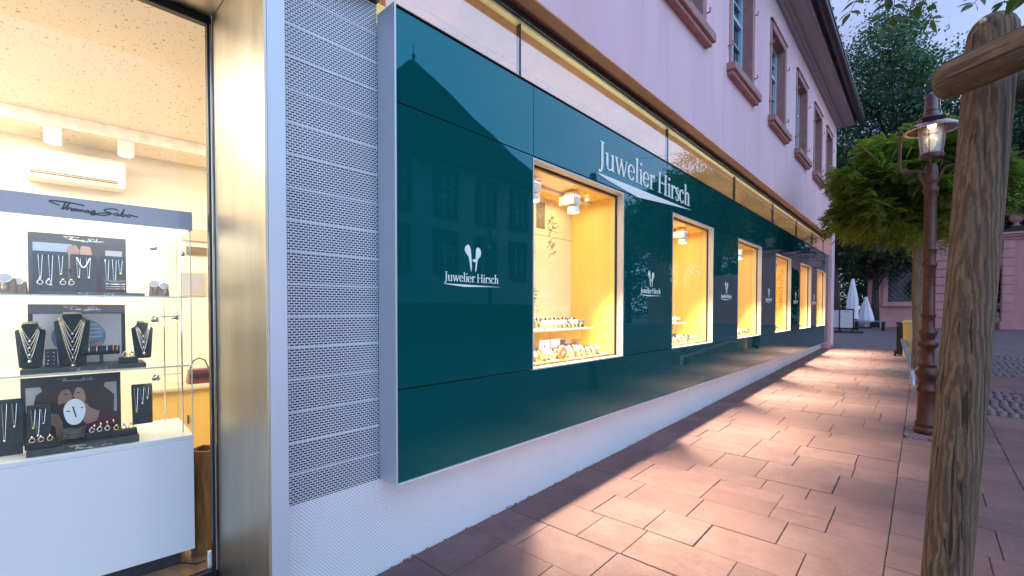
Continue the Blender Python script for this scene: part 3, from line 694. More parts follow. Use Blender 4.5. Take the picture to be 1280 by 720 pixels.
for i, (a, c) in enumerate(WIN):
    for k, (fy, side) in enumerate(((.18, 'left'), (.60, 'right'))):
        disp_lamp(a+(c-a)*fy, '%s white cylinder lamp under the ceiling of the %s display window' % (side, ORD[i]), i)
    area('display fill', (-2.3, (a+c)/2, 2.44), (-2.32, (a+c)/2, 1.2), 3.2, (1, .80, .52), 1.0, .3)  # added fill for the box walls, besides the two lamps
# watch on a cushion: prototype local, dial facing +x
def watch_at(loc, rz, label, group, strap='silver', dial='p_grey'):
    t = thing('watch', label, 'watch', loc, rz, group); T = WM[t.name]
    MB(T).add([(-.02, -.02, 0), (.028, -.02, 0), (.028, .02, 0), (-.02, .02, 0), (-.016, -.016, .05), (-.004, -.016, .05), (-.004, .016, .05), (-.016, .016, .05)], [(3, 2, 1, 0), (4, 5, 6, 7), (0, 1, 5, 4), (1, 2, 6, 5), (2, 3, 7, 6), (3, 0, 4, 7)]).build('cushion', 'cushion', t, bevel=.003)
    ring = [(.006+.024*math.cos(q), 0, .032+.03*math.sin(q)) for q in [math.pi*2*j/14 for j in range(15)]]
    MB(T).tube(ring, .008, 6, cap=False, flat=.35).build('strap', strap, t, smooth=True)
    tl = Matrix.Rotation(R(62), 3, 'Y')
    MB(T).lathe([(.001, -.004), (.017, -.004), (.019, 0), (.017, .004), (.0155, .0042)], (.026, 0, .048), 14, tilt=tl, cap=False).build('watch_case', 'gold' if strap == 'gold' else 'silver', t, smooth=True)
    MB(T).lathe([(.0155, .0046), (.0005, .0046)], (.026, 0, .048), 14, tilt=tl, cap=False).build('dial', dial, t, fix=False)
    return t
G_ = 'watches set out in the display windows'
protos = [watch_at((-2.16, 2.66, 1.075), -.3, 'x', G_, 'silver'), watch_at((-2.16, 2.74, 1.075), -.3, 'x', G_, 'strap_dark', 'jet'), watch_at((-2.16, 2.82, 1.075), -.3, 'x', G_, 'gold'), watch_at((-2.16, 2.82, 1.075), -.3, 'x', G_, 'strap_brown'), watch_at((-2.16, 2.9, 1.075), -.3, 'x', G_, 'strap_cream')]
pn = ['silver watch', 'dark strapped watch', 'gold watch', 'brown strapped watch', 'cream strapped watch']
used = set()
def put_watch(k, loc, rz, label, sc=1.0):
    if k not in used:
        used.add(k); o = protos[k]; o.location = loc; o.rotation_euler = (0, 0, rz); o['label'] = label; o.scale = (sc,)*3; return o
    return dup(protos[k], loc, rz, label, sc)
for i, (a, c) in enumerate(WIN):
    n = [12, 10, 7, 5, 4, 4][i]
    for row in range(3 if i < 2 else 2):
        for j in range(n):
            y = a+.10+(c-a-.26)*(j+.5*(row % 2)*.8)/n+random.uniform(-.012, .012)
            k = random.choice((0, 1, 1, 2, 3, 3, 4))
            put_watch(k, (-2.15-.10*row+random.uniform(-.01, .01), y, ZB+.0205), random.uniform(-.6, .1), '%s, %s from the left in the %s row of the %s display window' % (pn[k], OD[j], ('front', 'second', 'back')[row], ORD[i]), random.uniform(1.15, 1.6))
# shelves inside the first two windows
for i, (ya, yb) in ((0, (2.60, 3.72)), (1, (5.07, 6.0)), (2, (7.53, 8.2))):
    t = thing('display_shelf', 'slim pale wooden shelf on a short riser inside the %s display window' % ORD[i], 'shelf', (-2.35, (ya+yb)/2, ZB+.021))
    MB().box(-2.48, -2.20, ya, yb, 1.275, 1.293).build('board', 'box_rail', t, bevel=.003)
    MB().box(-2.46, -2.30, ya+.02, yb-.06, 1.19, 1.2745).build('apron', 'box_wood', t)
    MB().box(-2.42, -2.34, ya+.1, ya+.16, ZB+.021, 1.1895).build('foot', 'pale_card', t)
    MB().box(-2.42, -2.34, yb-.26, yb-.2, ZB+.021, 1.1895).build('foot', 'pale_card', t)
    n = [10, 8, 5][i]
    for j in range(n):
        y = ya+.34*(i == 0)+.08+(yb-ya-.14-.34*(i == 0))*j/n
        k = random.choice((0, 0, 1, 4, 3)); put_watch(k, (-2.26, y, 1.2935), random.uniform(-.5, -.1), '%s, %s from the left at the shelf front of the %s display window' % (pn[k], OD[j], ORD[i]), 1.15)
        if i < 2 and j % 2: put_watch(1 if i == 0 else 0, (-2.38, y+.02, 1.2935), -.3, '%s, %s from the left at the shelf back of the %s display window' % (pn[1 if i == 0 else 0], OD[j//2], ORD[i]), 1.5)
# pale bust board, cards, ring disc in the first window
t = thing('jewellery_board', 'tall pale necklace board leaning on the shelf of the nearest display window', 'display board', (-2.33, 2.80, 1.2935))
MB().add([(-2.33, 2.71, 1.294), (-2.33, 2.86, 1.294), (-2.40, 2.85, 1.50), (-2.40, 2.84, 1.53), (-2.40, 2.77, 1.54), (-2.40, 2.735, 1.53), (-2.36, 2.71, 1.294), (-2.36, 2.86, 1.294), (-2.42, 2.85, 1.50), (-2.42, 2.735, 1.53)], [(0, 1, 2, 3, 4, 5), (0, 6, 7, 1), (1, 7, 8, 2), (6, 0, 5, 9), (6, 9, 8, 7)]).build('board', 'pale_card', t)
for k in range(5): MB().tube([(-2.345+.0-.02*k/2-.0, 2.76+.006*k, 1.34+.03*k), (-2.338-.02*k/2, 2.79, 1.32+.03*k), (-2.345-.02*k/2, 2.82-.006*k, 1.34+.03*k)], .0016, 4).build('chain', 'gold', t)
for (y, x, z, lb) in ((3.02, -2.24, ZB+.021, 'small white card with a dark bottle picture on the floor of the nearest display window'), (3.20, -2.26, ZB+.021, 'plain white card standing beside the picture card in the nearest display window')):
    t = thing('card', lb, 'card', (x, y, z))
    MB().box(x-.004, x, y-.07, y+.07, z, z+.15).build('sheet', 'p_white', t)
    if y < 3.1: MB().prism([(y-.02, z+.02), (y+.02, z+.02), (y+.016, z+.07), (y+.006, z+.09), (y+.004, z+.115), (y-.004, z+.115), (y-.006, z+.09), (y-.016, z+.07)], lambda a, b, d: (x+d, a, b), .0003, .001).build('bottle_print', 'strap_dark', t)
rg = [(-2.10+.0*math.cos(q), 3.07+.042*math.cos(q), ZB+.07+.045*math.sin(q)) for q in [math.pi*2*j/20 for j in range(21)]]
tag(MB().tube(rg, .018, 8, cap=False, flat=.7).build('ornament', 'orange', smooth=True, at=(-2.10, 3.07, ZB+.02)), 'glossy orange ring shaped ornament at the front of the nearest display window', 'ornament')
tag(MB().box(-2.28, -2.24, 2.62, 2.74, 1.294, 1.335).build('box', 'pale_card', at=(-2.26, 2.68, 1.294), bevel=.002), 'small cream jewellery box at the left end of the shelf in the nearest display window', 'box')
tag(MB().box(-2.27, -2.235, 2.78, 2.86, 1.294, 1.325).build('box', 'gold', at=(-2.26, 2.82, 1.294), bevel=.002), 'small golden box beside the cream box on the nearest window shelf', 'box')
# hanging sprigs
def sprig(y, x, z, h, label, n=34):
    t = thing('hanging_sprig', label, 'sprig', (x, y, z)); 
    MB().tube([(x, y, 2.48), (x, y, z+h*.5)], .0012, 4).build('thread', 'wire_thread', t)
    st = MB(); lf = MB()
    for k in range(n):
        q = random.random(); p = Vector((x+random.gauss(0, .012), y+random.gauss(0, .018), z+h*(q-.5)))
        d = Vector((random.gauss(0, 1), random.gauss(0, 1), random.gauss(-.2, 1))).normalized(); l = random.uniform(.03, .06); wv_ = d.cross(Vector((random.random(), random.random(), .3))).normalized()*l*.2
        st.tube([(x, y, p.z), p], .0012, 3, cap=False)
        lf.add([p, p+d*l*.5+wv_, p+d*l, p+d*l*.5-wv_], [(0, 1, 2, 3)])
    st.build('stem', 'bark_pale', t, fix=False); o = lf.build('foliage', 'sage', t, fix=False); o['kind'] = 'stuff'
sprig(3.28, -2.36, 2.12, .36, 'green leafy sprig hanging by a thread before the corner of the nearest display window', 70)
sprig(2.84, -2.28, 1.80, .34, 'pale green sprig hanging low at the left of the nearest display window', 60)
sprig(3.10, -2.42, 1.55, .22, 'bluish green sprig above the shelf of the nearest display window', 46)
sprig(5.14, -2.25, 1.85, .7, 'long leafy sprig hanging at the left side of the second display window', 80)
sprig(7.58, -2.25, 1.7, .4, 'leafy sprig hanging at the left side of the third display window', 40)

# ================================================================== SHOP INTERIOR
room = bpy.data.objects.new('shop_room', None); COL.objects.link(room); room['kind'] = 'structure'; WM[room.name] = Matrix.Identity(4)
rt_ = R(85.3); RT = Matrix.Translation((-5.40, 1.47, 0)) @ Matrix.Rotation(rt_-math.pi/2, 4, 'Z')   # back wall local: y along wall, x into room
MB().box(-5.7, -2.76, -4.2, 2.46, -.02, .046).build('floor', 'wood_floor', room)
MB(RT).box(-.15, 0, -6, 1.4, .047, 3.1).build('back_wall', 'cream', room)
MB().box(-6.2, -2.80, 2.30, 2.42, .05, 3.1).build('side_wall', 'cream', room)
MB().box(-6.2, -2.80, -4.2, -4.1, .05, 3.1).build('side_wall', 'cream', room)
MB().box(-6.2, -2.80, -4.1, 2.29, 3.02, 3.09).build('ceiling', 'ceiling_holes', room)
MB(RT).box(.001, .46, -6, .95, 2.925, 3.019).build('ceiling_step', 'ceiling_holes', room)
MB(RT).box(.46, .475, -6, .95, 2.918, 3.0185).build('step_trim', 'lamp_white', room)
for (lx, ly) in ((-3.6, -1.6), (-4.5, -2.8)):
    o = MB().box(lx-.3, lx+.3, ly-.6, ly+.6, 3.0, 3.0195).build('fill_panel', 'fill_panel_glow', room)  # unseen glowing panels, added to brighten the interior
area('room fill', (-4.0, -.6, 2.98), (-4.1, -.4, 0), 80, (1, .91, .76), 1.6, 1.6)  # added fill lights out of view, brightening the shop room
area('room fill', (-3.9, 1.45, 2.98), (-4.2, 1.4, 0), 16, (1, .86, .66), .7, .7)
area('room fill', (-4.5, -2.4, 2.1), (-4.6, -1.8, 3.1), 34, (1, .86, .66), .8, .8).data.use_shadow = True  # added fill turned up at the ceiling, no fitting behind it
# wall pieces seen right of the case
for (lx, yy0, yy1, z0, z1, mt, nm) in ((.0, -.27, .02, 2.16, 2.28, 'box_rail', 'wall_ledge'), (.0, -.24, -.06, 2.02, 2.10, 'niche', 'wall_niche')):
    MB(RT).box(.001, .03, yy0, yy1, z0, z1).build(nm, mt, room, bevel=.003)
t = thing('wall_picture', 'small framed grey picture on the cream wall right of the glass case', 'picture', tuple(RT @ Vector((.002, -.16, 1.62))))
MB(RT).box(.002, .02, -.30, -.07, 1.60, 1.84).build('frame', 'box_rail', t, bevel=.003); MB(RT).box(.0205, .022, -.285, -.085, 1.615, 1.825).build('print', 'p_grey', t)
t = thing('wall_cabinet', 'pale wooden cabinet standing at the back wall behind the glass case', 'cabinet', tuple(RT @ Vector((.002, -.1, .047))))
MB(RT).box(.002, .42, -.62, .5, .048, .70).build('body', 'box_wood', t, bevel=.004); MB(RT).box(.001, .45, -.64, .52, .701, .73).build('top', 'box_rail', t, bevel=.003)
for q in (-.30, .03, .25): MB(RT).box(.4205, .43, q-.008, q+.008, .38, .46).build('handle', 'dark_metal', t)
t = thing('handbag', 'small dark red and black handbag on the pale cabinet behind the glass case', 'bag', tuple(RT @ Vector((.2, -.17, .731))))
MB(RT).add([(.12, -.28, .731), (.28, -.28, .731), (.28, -.06, .731), (.12, -.06, .731), (.16, -.26, .87), (.24, -.26, .87), (.24, -.08, .87), (.16, -.08, .87)], [(3, 2, 1, 0), (4, 5, 6, 7), (0, 1, 5, 4), (1, 2, 6, 5), (2, 3, 7, 6), (3, 0, 4, 7)]).build('body', 'p_wine', t, bevel=.012)
MB(RT).box(.281, .287, -.27, -.07, .80, .83).build('flap_band', 'jet', t); MB(RT).tube([(.2, -.25, .868), (.2, -.22, .95), (.2, -.17, .975), (.2, -.12, .95), (.2, -.09, .868)], .006, 6).build('handle', 'jet', t)
# air conditioner
t = thing('air_conditioner', 'white slim wall air conditioner with an open slot high on the back wall', 'air conditioner', tuple(RT @ Vector((.002, -1.05, 2.50))))
MB(RT).box(.002, .21, -1.38, -.72, 2.55, 2.80).build('body', 'lamp_white', t, bevel=.02)
MB(RT).box(.205, .215, -1.34, -.78, 2.585, 2.61).build('slot', 'niche', t); MB(RT).box(.2155, .222, -1.345, -.775, 2.575, 2.582).build('louvre', 'lamp_white', t); MB(RT).box(.2155, .222, -1.345, -.775, 2.594, 2.600).build('louvre', 'box_rail', t)
# ceiling spots
for k, (yl, lb) in enumerate(((-1.19, 'left one of two square white spotlights under the perforated ceiling'), (-.73, 'right one of two square white spotlights under the perforated ceiling'))):
    q = RT @ Vector((.40, yl, 2.924)); t = thing('ceiling_spotlight', lb, 'spotlight', tuple(q))
    MB(RT).box(.36, .46, yl-.055, yl+.055, 2.80, 2.924).build('housing', 'lamp_white', t, bevel=.004)
    MB(RT).lathe([(.04, 2.798), (.001, 2.798)], (.41, yl, 0), 16, cap=False).build('lens', 'lit_bulb', t, fix=False)
# vase box, socket, cable
t = thing('floor_vase', 'square tapered wooden floor vase beside the white case base', 'vase', (-3.02, .765, .047), R(38))
T = WM[t.name]; s0, s1, hh = .052, .066, .60
mb = MB(T); ring = lambda s, z: [(-s, -s, z), (s, -s, z), (s, s, z), (-s, s, z)]
vs_ = ring(s0, 0)+ring(s1, hh)+ring(s1-.012, hh)+ring(s1-.016, hh-.12); fs = [(3, 2, 1, 0)]
for q in (0, 4, 8):
    for i in range(4): j = (i+1) % 4; fs.append((q+i, q+j, q+4+j, q+4+i))
fs.append((12, 13, 14, 15)); mb.add(vs_, fs); mb.build('vase_body', 'walnut', t, fix=False, bevel=.003)
tag(MB().box(-2.80, -2.775, .715, .735, .05, .14).build('power_socket', 'pale_card', at=(-2.79, .725, .05), bevel=.003), 'small white floor socket beside the black window frame', 'socket')
tag(MB().tube([(-2.98, .60, .052), (-2.93, .64, .053), (-2.87, .68, .055), (-2.81, .71, .085)], .004, 6).build('power_cable', 'cable', smooth=True, at=(-2.9, .66, .05)), 'thin black power cable running over the floor to the socket', 'cable')

# ---- glass display case
CF = Matrix.Translation((-2.889, .680, 0)) @ Matrix.Rotation(rt_, 4, 'Z')
def cth(name, label, cat, x, y, z, group=None):
    p = CF @ Vector((x, y, z)); return thing(name, label, cat, tuple(p), rt_, group)
C_ = lambda: MB(CF)
Wc, Dc = 1.0, .52
t = cth('display_case', 'tall white based glass display case with grey header behind the shop window', 'display case', -Wc/2, Dc/2, .047); case = t
C_().box(-Wc+.05, -.057, .06, Dc-.02, .047, .134).build('plinth', 'jet', t)
C_().box(-Wc, 0, 0, Dc, .1345, .742).build('base', 'white_lacquer', t, bevel=.003)
C_().box(-Wc, 0, 0, Dc, .7425, .769).build('base_top', 'white_lacquer', t, bevel=.003)
hd = C_().box(-Wc, .007, -.004, Dc, 1.888, 1.984).build('header', 'header_grey', t, bevel=.0015)
C_().box(-Wc+.02, -.01, .02, Dc-.02, 1.876, 1.8875).build('light_panel', 'lit_small', t)
for (p, q) in (((-Wc+.004, .006), (-.004, .006)), ((-.004, .006), (-.004, Dc-.006)), ((-Wc+.004, Dc-.006), (-.004, Dc-.006)), ((-Wc+.004, .006), (-Wc+.004, Dc-.006))):
    C_().quad((p[0], p[1], .77), (q[0], q[1], .77), (q[0], q[1], 1.875), (p[0], p[1], 1.875)).build('pane', 'glass_case', t, fix=False)
C_().box(-.006, -.001, .0, .004, .77, 1.875).build('glass_edge', 'glass_edge', t)
C_().box(-.004, .0, Dc-.008, Dc-.003, .77, 1.875).build('glass_edge', 'glass_edge', t)
for (x, y) in ((-.035, .10), (-.075, Dc-.05), (-Wc+.05, .1)): C_().tube([(x, y, .77), (x, y, 1.875)], .004, 8).build('post', 'chrome', t, smooth=True)
SH = (1.152, 1.525)
for z in SH:
    s_ = C_().box(-Wc+.01, -.012, .02, Dc-.03, z-.008, z).build('shelf', 'glass_case', t, fix=False)
    C_().box(-Wc+.01, -.012, .0185, .0198, z-.008, z).build('shelf_edge', 'glass_edge', s_)
# script lettering, traced as pen strokes (units: 1/420 of the width)
SC = [[(45, 20), (5, 5), (0, 1), (20, -3), (60, -3), (110, 0), (157, 6)], [(72, 0), (66, 14), (60, 30), (52, 44)], [(60, 44), (78, 20), (92, -6), (88, 2), (80, 26), (76, 44), (84, 33), (94, 29), (97, 36), (95, 46)],
      [(97, 46), (104, 36), (112, 30), (118, 34), (116, 42), (108, 45), (104, 38), (112, 31), (126, 34)], [(126, 34), (124, 46), (130, 36), (136, 33), (137, 46), (144, 35), (150, 33), (151, 46)], [(151, 46), (158, 40)],
      [(176, 34), (166, 34), (160, 42), (166, 47), (176, 38), (178, 32), (176, 46), (184, 44)], [(184, 44), (196, 34), (202, 31), (206, 36), (198, 40), (208, 46), (206, 54), (192, 58), (186, 52), (198, 48), (212, 44)],
      [(322, 14), (300, 5), (268, 10), (250, 20), (262, 28), (284, 34), (272, 46), (240, 54), (218, 52), (216, 46), (236, 40), (270, 36), (300, 38)],
      [(318, 30), (306, 32), (300, 42), (306, 48), (316, 40), (320, 31), (318, 46), (328, 42)], [(328, 42), (340, 20), (350, -2), (342, 22), (336, 46), (346, 46), (354, 38), (348, 32), (340, 36)], [(354, 38), (366, 38)],
      [(378, 32), (366, 34), (362, 44), (370, 48), (380, 42), (380, 34), (374, 32), (390, 36), (420, 40)]]
def script(root, parent, x0, x1, zt, y, mat, r, fwd=-1, name='lettering'):
    k = (x1-x0)/420
    for p in SC:
        pts = []
        for i in range(len(p)-1):
            p0, p1, p2, p3 = p[max(0, i-1)], p[i], p[i+1], p[min(len(p)-1, i+2)]
            for q in range(4):
                u = q/4; f_ = lambda a, b, c, d: .5*((2*b)+(-a+c)*u+(2*a-5*b+4*c-d)*u*u+(-a+3*b-3*c+d)*u**3)
                pts.append((x0+k*f_(p0[0], p1[0], p2[0], p3[0]), y, zt-k*1.0*f_(p0[1], p1[1], p2[1], p3[1])))
        pts.append((x0+k*p[-1][0], y, zt-k*p[-1][1]))
        MB(root).tube(pts, r, 5, flat=1).build(name, mat, parent, fix=False)
script(CF, hd, -.555, -.228, 1.958, -.0050, 'sign_print', .0032)
# picture boards
def poster(x0, x1, z0, z1, y, label, kind):
    t = cth('poster_board', label, 'poster', (x0+x1)/2, y, z0)
    C_().box(x0, x1, y, y+.015, z0, z1).build('board', 'p_dark', t, bevel=.001)
    lx, rx, bz, tz_ = x0+.018, x1-.018, z0+.012, z1-.05
    w, h = rx-lx, tz_-bz
    def sh_(poly, mat, d): C_().prism(poly, lambda a, b, dd: (lx+a*w, y-dd, bz+b*h), -.0002, .0006*d).build('print', mat, t, fix=False)
    def oval(cx, cy, rx_, ry_, n=18, rot=0): return [(cx+rx_*math.cos(q)*math.cos(rot)-ry_*math.sin(q)*math.sin(rot), cy+rx_*math.cos(q)*math.sin(rot)+ry_*math.sin(q)*math.cos(rot)) for q in [2*math.pi*j/n for j in range(n)]]
    if kind == 'couple':
        sh_([(0, 0), (1, 0), (1, 1), (0, 1)], 'p_dark', 1); sh_([(.8, .5), (1, .4), (1, 1), (.86, 1)], 'p_grey', 2); sh_([(0, .55), (.12, .5), (.2, .8), (.15, 1), (0, 1)], 'p_grey', 2)
        sh_([(.06, .55), (.10, .85), (.24, 1), (.47, 1), (.46, .90), (.36, .80), (.30, .60), (.16, .50)], 'p_hair', 3)
        sh_([(.55, 1), (.80, 1), (.97, .75), (.96, .30), (.84, .22), (.78, .45), (.70, .66), (.62, .86)], 'p_hair', 3)
        sh_(oval(.405, .76, .075, .17, 20, -.12), 'p_skin', 4); sh_([(.46, .84), (.497, .77), (.487, .745), (.46, .72)], 'p_skin', 4.2)
        sh_([(.34, .64), (.38, .66), (.44, .68), (.475, .70), (.46, .60), (.41, .53), (.35, .54)], 'p_hair', 4.6); sh_(oval(.42, .83, .025, .012, 8), 'p_hair', 4.8)
        sh_([(.30, 1), (.47, 1), (.44, .93), (.37, .90), (.335, .80), (.33, .68), (.28, .66), (.24, .85)], 'p_hair', 5)
        sh_(oval(.575, .79, .062, .155, 20, .12), 'p_skin2', 5); sh_([(.52, .86), (.499, .79), (.505, .765), (.53, .74)], 'p_skin2', 5.2); sh_(oval(.555, .84, .022, .010, 8), 'p_hair', 5.8); sh_(oval(.515, .715, .010, .012, 8), 'p_wine', 5.8)
        sh_([(.56, .68), (.62, .66), (.70, .52), (.80, .44), (.76, .26), (.64, .22), (.58, .36), (.56, .50)], 'p_skin2', 4.5)
        sh_([(.54, .97), (.62, 1), (.70, .95), (.72, .70), (.68, .52), (.64, .70), (.62, .88), (.58, .94)], 'p_hair', 6)
        sh_([(0, 0), (.52, 0), (.54, .34), (.46, .46), (.36, .52), (.22, .50), (.08, .36), (0, .34)], 'p_dark', 5.5); sh_([(.54, 0), (1, 0), (1, .34), (.84, .40), (.74, .24), (.64, .22), (.56, .38)], 'p_wine', 6)
        sh_([(.20, .40), (.26, .50), (.34, .46), (.38, .30), (.38, .0), (.31, .0), (.30, .24), (.24, .30)], 'p_skin', 7)
    elif kind == 'couple_pale':
        sh_([(0, 0), (1, 0), (1, 1), (0, 1)], 'p_dark', 1); sh_([(.0, .55), (.30, .5), (.42, 1), (0, 1)], 'p_sky', 2)
        sh_([(.33, .75), (.38, .96), (.46, .99), (.50, .9), (.49, .6), (.44, .5), (.34, .5)], 'p_skin', 3); sh_([(.52, .98), (.62, .97), (.66, .8), (.62, .55), (.54, .5), (.50, .65), (.505, .88)], 'p_skin2', 3)
        sh_([(.62, 1), (.72, .95), (.76, .6), (.70, .2), (.64, .3), (.66, .7)], 'p_hair', 4); sh_([(.26, .2), (.3, .65), (.36, .55), (.42, .2), (.4, 0), (.3, 0)], 'p_skin', 4)
        sh_([(.6, .3), (.7, .35), (.74, .0), (.6, .0)], 'p_wine', 3); sh_([(.80, .62), (1, .62), (1, .92), (.80, .92)], 'p_grey', 2)
    else:
        sh_([(0, 0), (1, 0), (1, 1), (0, 1)], 'p_pale', 1); sh_(oval(.5, .55, .31, .36, 26), 'p_blue', 2); sh_(oval(.52, .64, .27, .22, 22), 'p_sky', 3)
        sh_([(.5, .35), (.78, .45), (.72, .26), (.6, .2), (.5, .22)], 'p_sand', 4)
        for k in range(4): sh_([(.24+.02*k, .5+.09*k), (.78-.02*k, .54+.08*k), (.78-.02*k, .55+.08*k), (.24+.02*k, .52+.09*k)], 'p_white', 5)
    xm = (x0+x1)/2; script(CF, t, xm-.06, xm+.10, z1-.012, y-.0012, 'silver', .0011)
    return t
poster(-.648, -.262, 1.527, 1.846, .30, 'dark framed picture board of a couple behind necklace stands on the top shelf', 'couple_pale')
poster(-.653, -.270, 1.154, 1.482, .30, 'dark framed picture board with a blue oval on pale pink on the middle shelf', 'pale')
poster(-.684, -.295, .771, 1.109, .30, 'dark framed picture board of a kissing couple standing on the case floor', 'couple')
def tray(x0, x1, y0, y1, z, h, label):
    t = cth('display_tray', label, 'tray', (x0+x1)/2, (y0+y1)/2, z); C_().box(x0, x1, y0, y1, z, z+h).build('plinth_block', 'tray', t, bevel=.002)
    script(CF, t, (x0+x1)/2-.06, (x0+x1)/2+.1, z+h*.75, y0-.0006, 'silver', .0009)
tray(-.665, -.20, .04, .28, 1.1525, .022, 'long dark grey plinth block under the busts on the middle shelf')
tray(-.65, -.235, .03, .26, .7695, .032, 'long dark grey plinth block at the front of the case floor')
tray(-.60, -.20, .06, .28, 1.5255, .015, 'long dark grey plinth block on the top glass shelf')
# busts with necklaces
def bust(xc, w, z0, z1, y, label, nl):
    t = cth('necklace_bust', label, 'bust', xc, y, z0); h = z1-z0; mb = C_()
    fr = [(xc-w*.5, z1-.012), (xc-w*.30, z1-.004), (xc-w*.26, z1+h*.10), (xc+w*.26, z1+h*.10), (xc+w*.30, z1-.004), (xc+w*.5, z1-.012), (xc+w*.36, z0), (xc-w*.36, z0)]
    cur = lambda a, b, d: (a, y-.035*max(0, 1-((a-xc)/(w*.55))**2)-(.02*(1-(b-z0)/h))+d, b)
    mb.prism(fr, cur, 0, .03); mb.build('bust_form', 'felt', t, bevel=.006)
    C_().lathe([(w*.27, 0), (w*.24, .01), (.001, .012)], (xc, y-.004, z1+h*.10), 16).build('neck_top', 'strap_cream', t)
    for k in range(nl):
        dp = h*(.32+.17*k); sp_ = w*(.27+.025*k); pts = []
        for j in range(13):
            a = -1+2*j/12; xx = xc+a*sp_; zz = z1+h*.02-dp*(1-abs(a)**1.25); q = cur(xx, zz, 0); pts.append((q[0], q[1]-.0035, q[2]))
        MB(CF).tube(pts, .0016, 5).build('necklace', 'silver' if k % 2 else 'gold', t, smooth=True)
        q = cur(xc, z1+h*.02-dp, 0); C_().sph((q[0], q[1]-.006, q[2]-.006), .006 if k < nl-1 else .009, 6).build('pendant', 'silver', t, smooth=True)
bust(-.636, .107, 1.176, 1.366, .17, 'left dark necklace bust with layered chains on the middle shelf', 4)
bust(-.486, .138, 1.176, 1.408, .19, 'largest dark necklace bust with layered chains in the middle of the middle shelf', 5)
bust(-.203, .096, 1.190, 1.366, .20, 'smallest dark necklace bust at the right end of the middle shelf', 4)
# earring card, bracelet roll
t = cth('earring_card', 'small black card with pairs of studs between two busts', 'earring card', -.56, .12, 1.175)
C_().box(-.585, -.542, .12, .126, 1.176, 1.262).build('card_board', 'jet', t)
for a in range(4):
    for q in (-.574, -.554): C_().sph((q, .118, 1.19+.018*a), .0035, 5).build('stud', 'silver', t)
t = cth('bracelet_roll', 'black horizontal roll holding bracelets beside the tallest bust', 'bracelet stand', -.375, .14, 1.175)
C_().tube([(-.452, .15, 1.245), (-.304, .15, 1.245)], .023, 14).build('roll', 'felt', t, smooth=True, smooth_angle=40); C_().box(-.385, -.37, .145, .155, 1.176, 1.224).build('stand', 'jet', t)
for q in (-.425, -.395, -.355, -.33, -.315):
    C_().tube([(q, .15+.0255*math.cos(a), 1.245+.0255*math.sin(a)) for a in [2*math.pi*j/14 for j in range(15)]], .0022, 5, cap=False).build('bracelet', 'silver' if q < -.34 else 'rose', t, smooth=True)
# pendant boards
def pboard(x0, x1, z0, z1, y, label, ns, lean=.03, mat='felt'):
    t = cth('pendant_board', label, 'display board', (x0+x1)/2, y, z0)
    f = lambda a, b, d: (a, y+lean*(b-z0)/(z1-z0)+d, b)
    C_().prism([(x0, z0), (x1, z0), (x1+.003, z1-.01), (x1, z1), (x0, z1), (x0-.003, z1-.01)], f, 0, .008).build('board', mat, t, bevel=.001)
    C_().prism([(x0, z1-.022), (x1, z1-.022), (x1, z1), (x0, z1)], f, -.006, -.0005).build('top_bar', mat, t, bevel=.001)
    for k, (u, l) in enumerate(ns):
        xx = x0+(x1-x0)*u; zt = z1-.02; pts = [f(xx-.008, zt, -.008), f(xx-.002, zt-l*(z1-z0)*.9, -.004), f(xx+.002, zt-l*(z1-z0)*.9, -.004), f(xx+.008, zt, -.008)]
        C_().tube(pts, .0014, 5).build('chain', 'silver', t); q = f(xx, zt-l*(z1-z0)*.93, -.005); C_().sph(q, .0065, 6).build('pendant', 'silver' if k % 2 else 'gold', t, smooth=True)
pboard(-.253, -.166, .832, 1.046, .16, 'slate blue board with three long pendants at the right of the case floor', [(.2, .62), (.5, .42), (.75, .3)])
pboard(-.652, -.572, .802, .990, .14, 'dark board with three fine pendants before the kissing couple picture', [(.25, .5), (.45, .72), (.7, .4)])
pboard(-.80, -.668, .77, 1.03, .14, 'wide dark pendant board at the left edge of the case floor', [(.2, .5), (.55, .7), (.8, .45)])
pboard(-.622, -.50, 1.541, 1.742, .16, 'dark necklace board at the left on the top shelf', [(.2, .6), (.5, .8), (.8, .5)])
pboard(-.487, -.392, 1.541, 1.735, .16, 'dark necklace board with a thick silver collar in the middle of the top shelf', [(.3, .55), (.7, .55)])
pboard(-.372, -.272, 1.541, 1.738, .18, 'dark necklace board at the right on the top shelf', [(.25, .7), (.55, .8), (.8, .4)])
t = cth('silver_collar', 'thick silver collar necklace on the middle board of the top shelf', 'necklace', -.44, .14, 1.66)
C_().tube([(-.465+.05*j/10, .142, 1.715-.05*math.sin(math.pi*j/10)) for j in range(11)], .0035, 6).build('collar', 'silver', t, smooth=True)
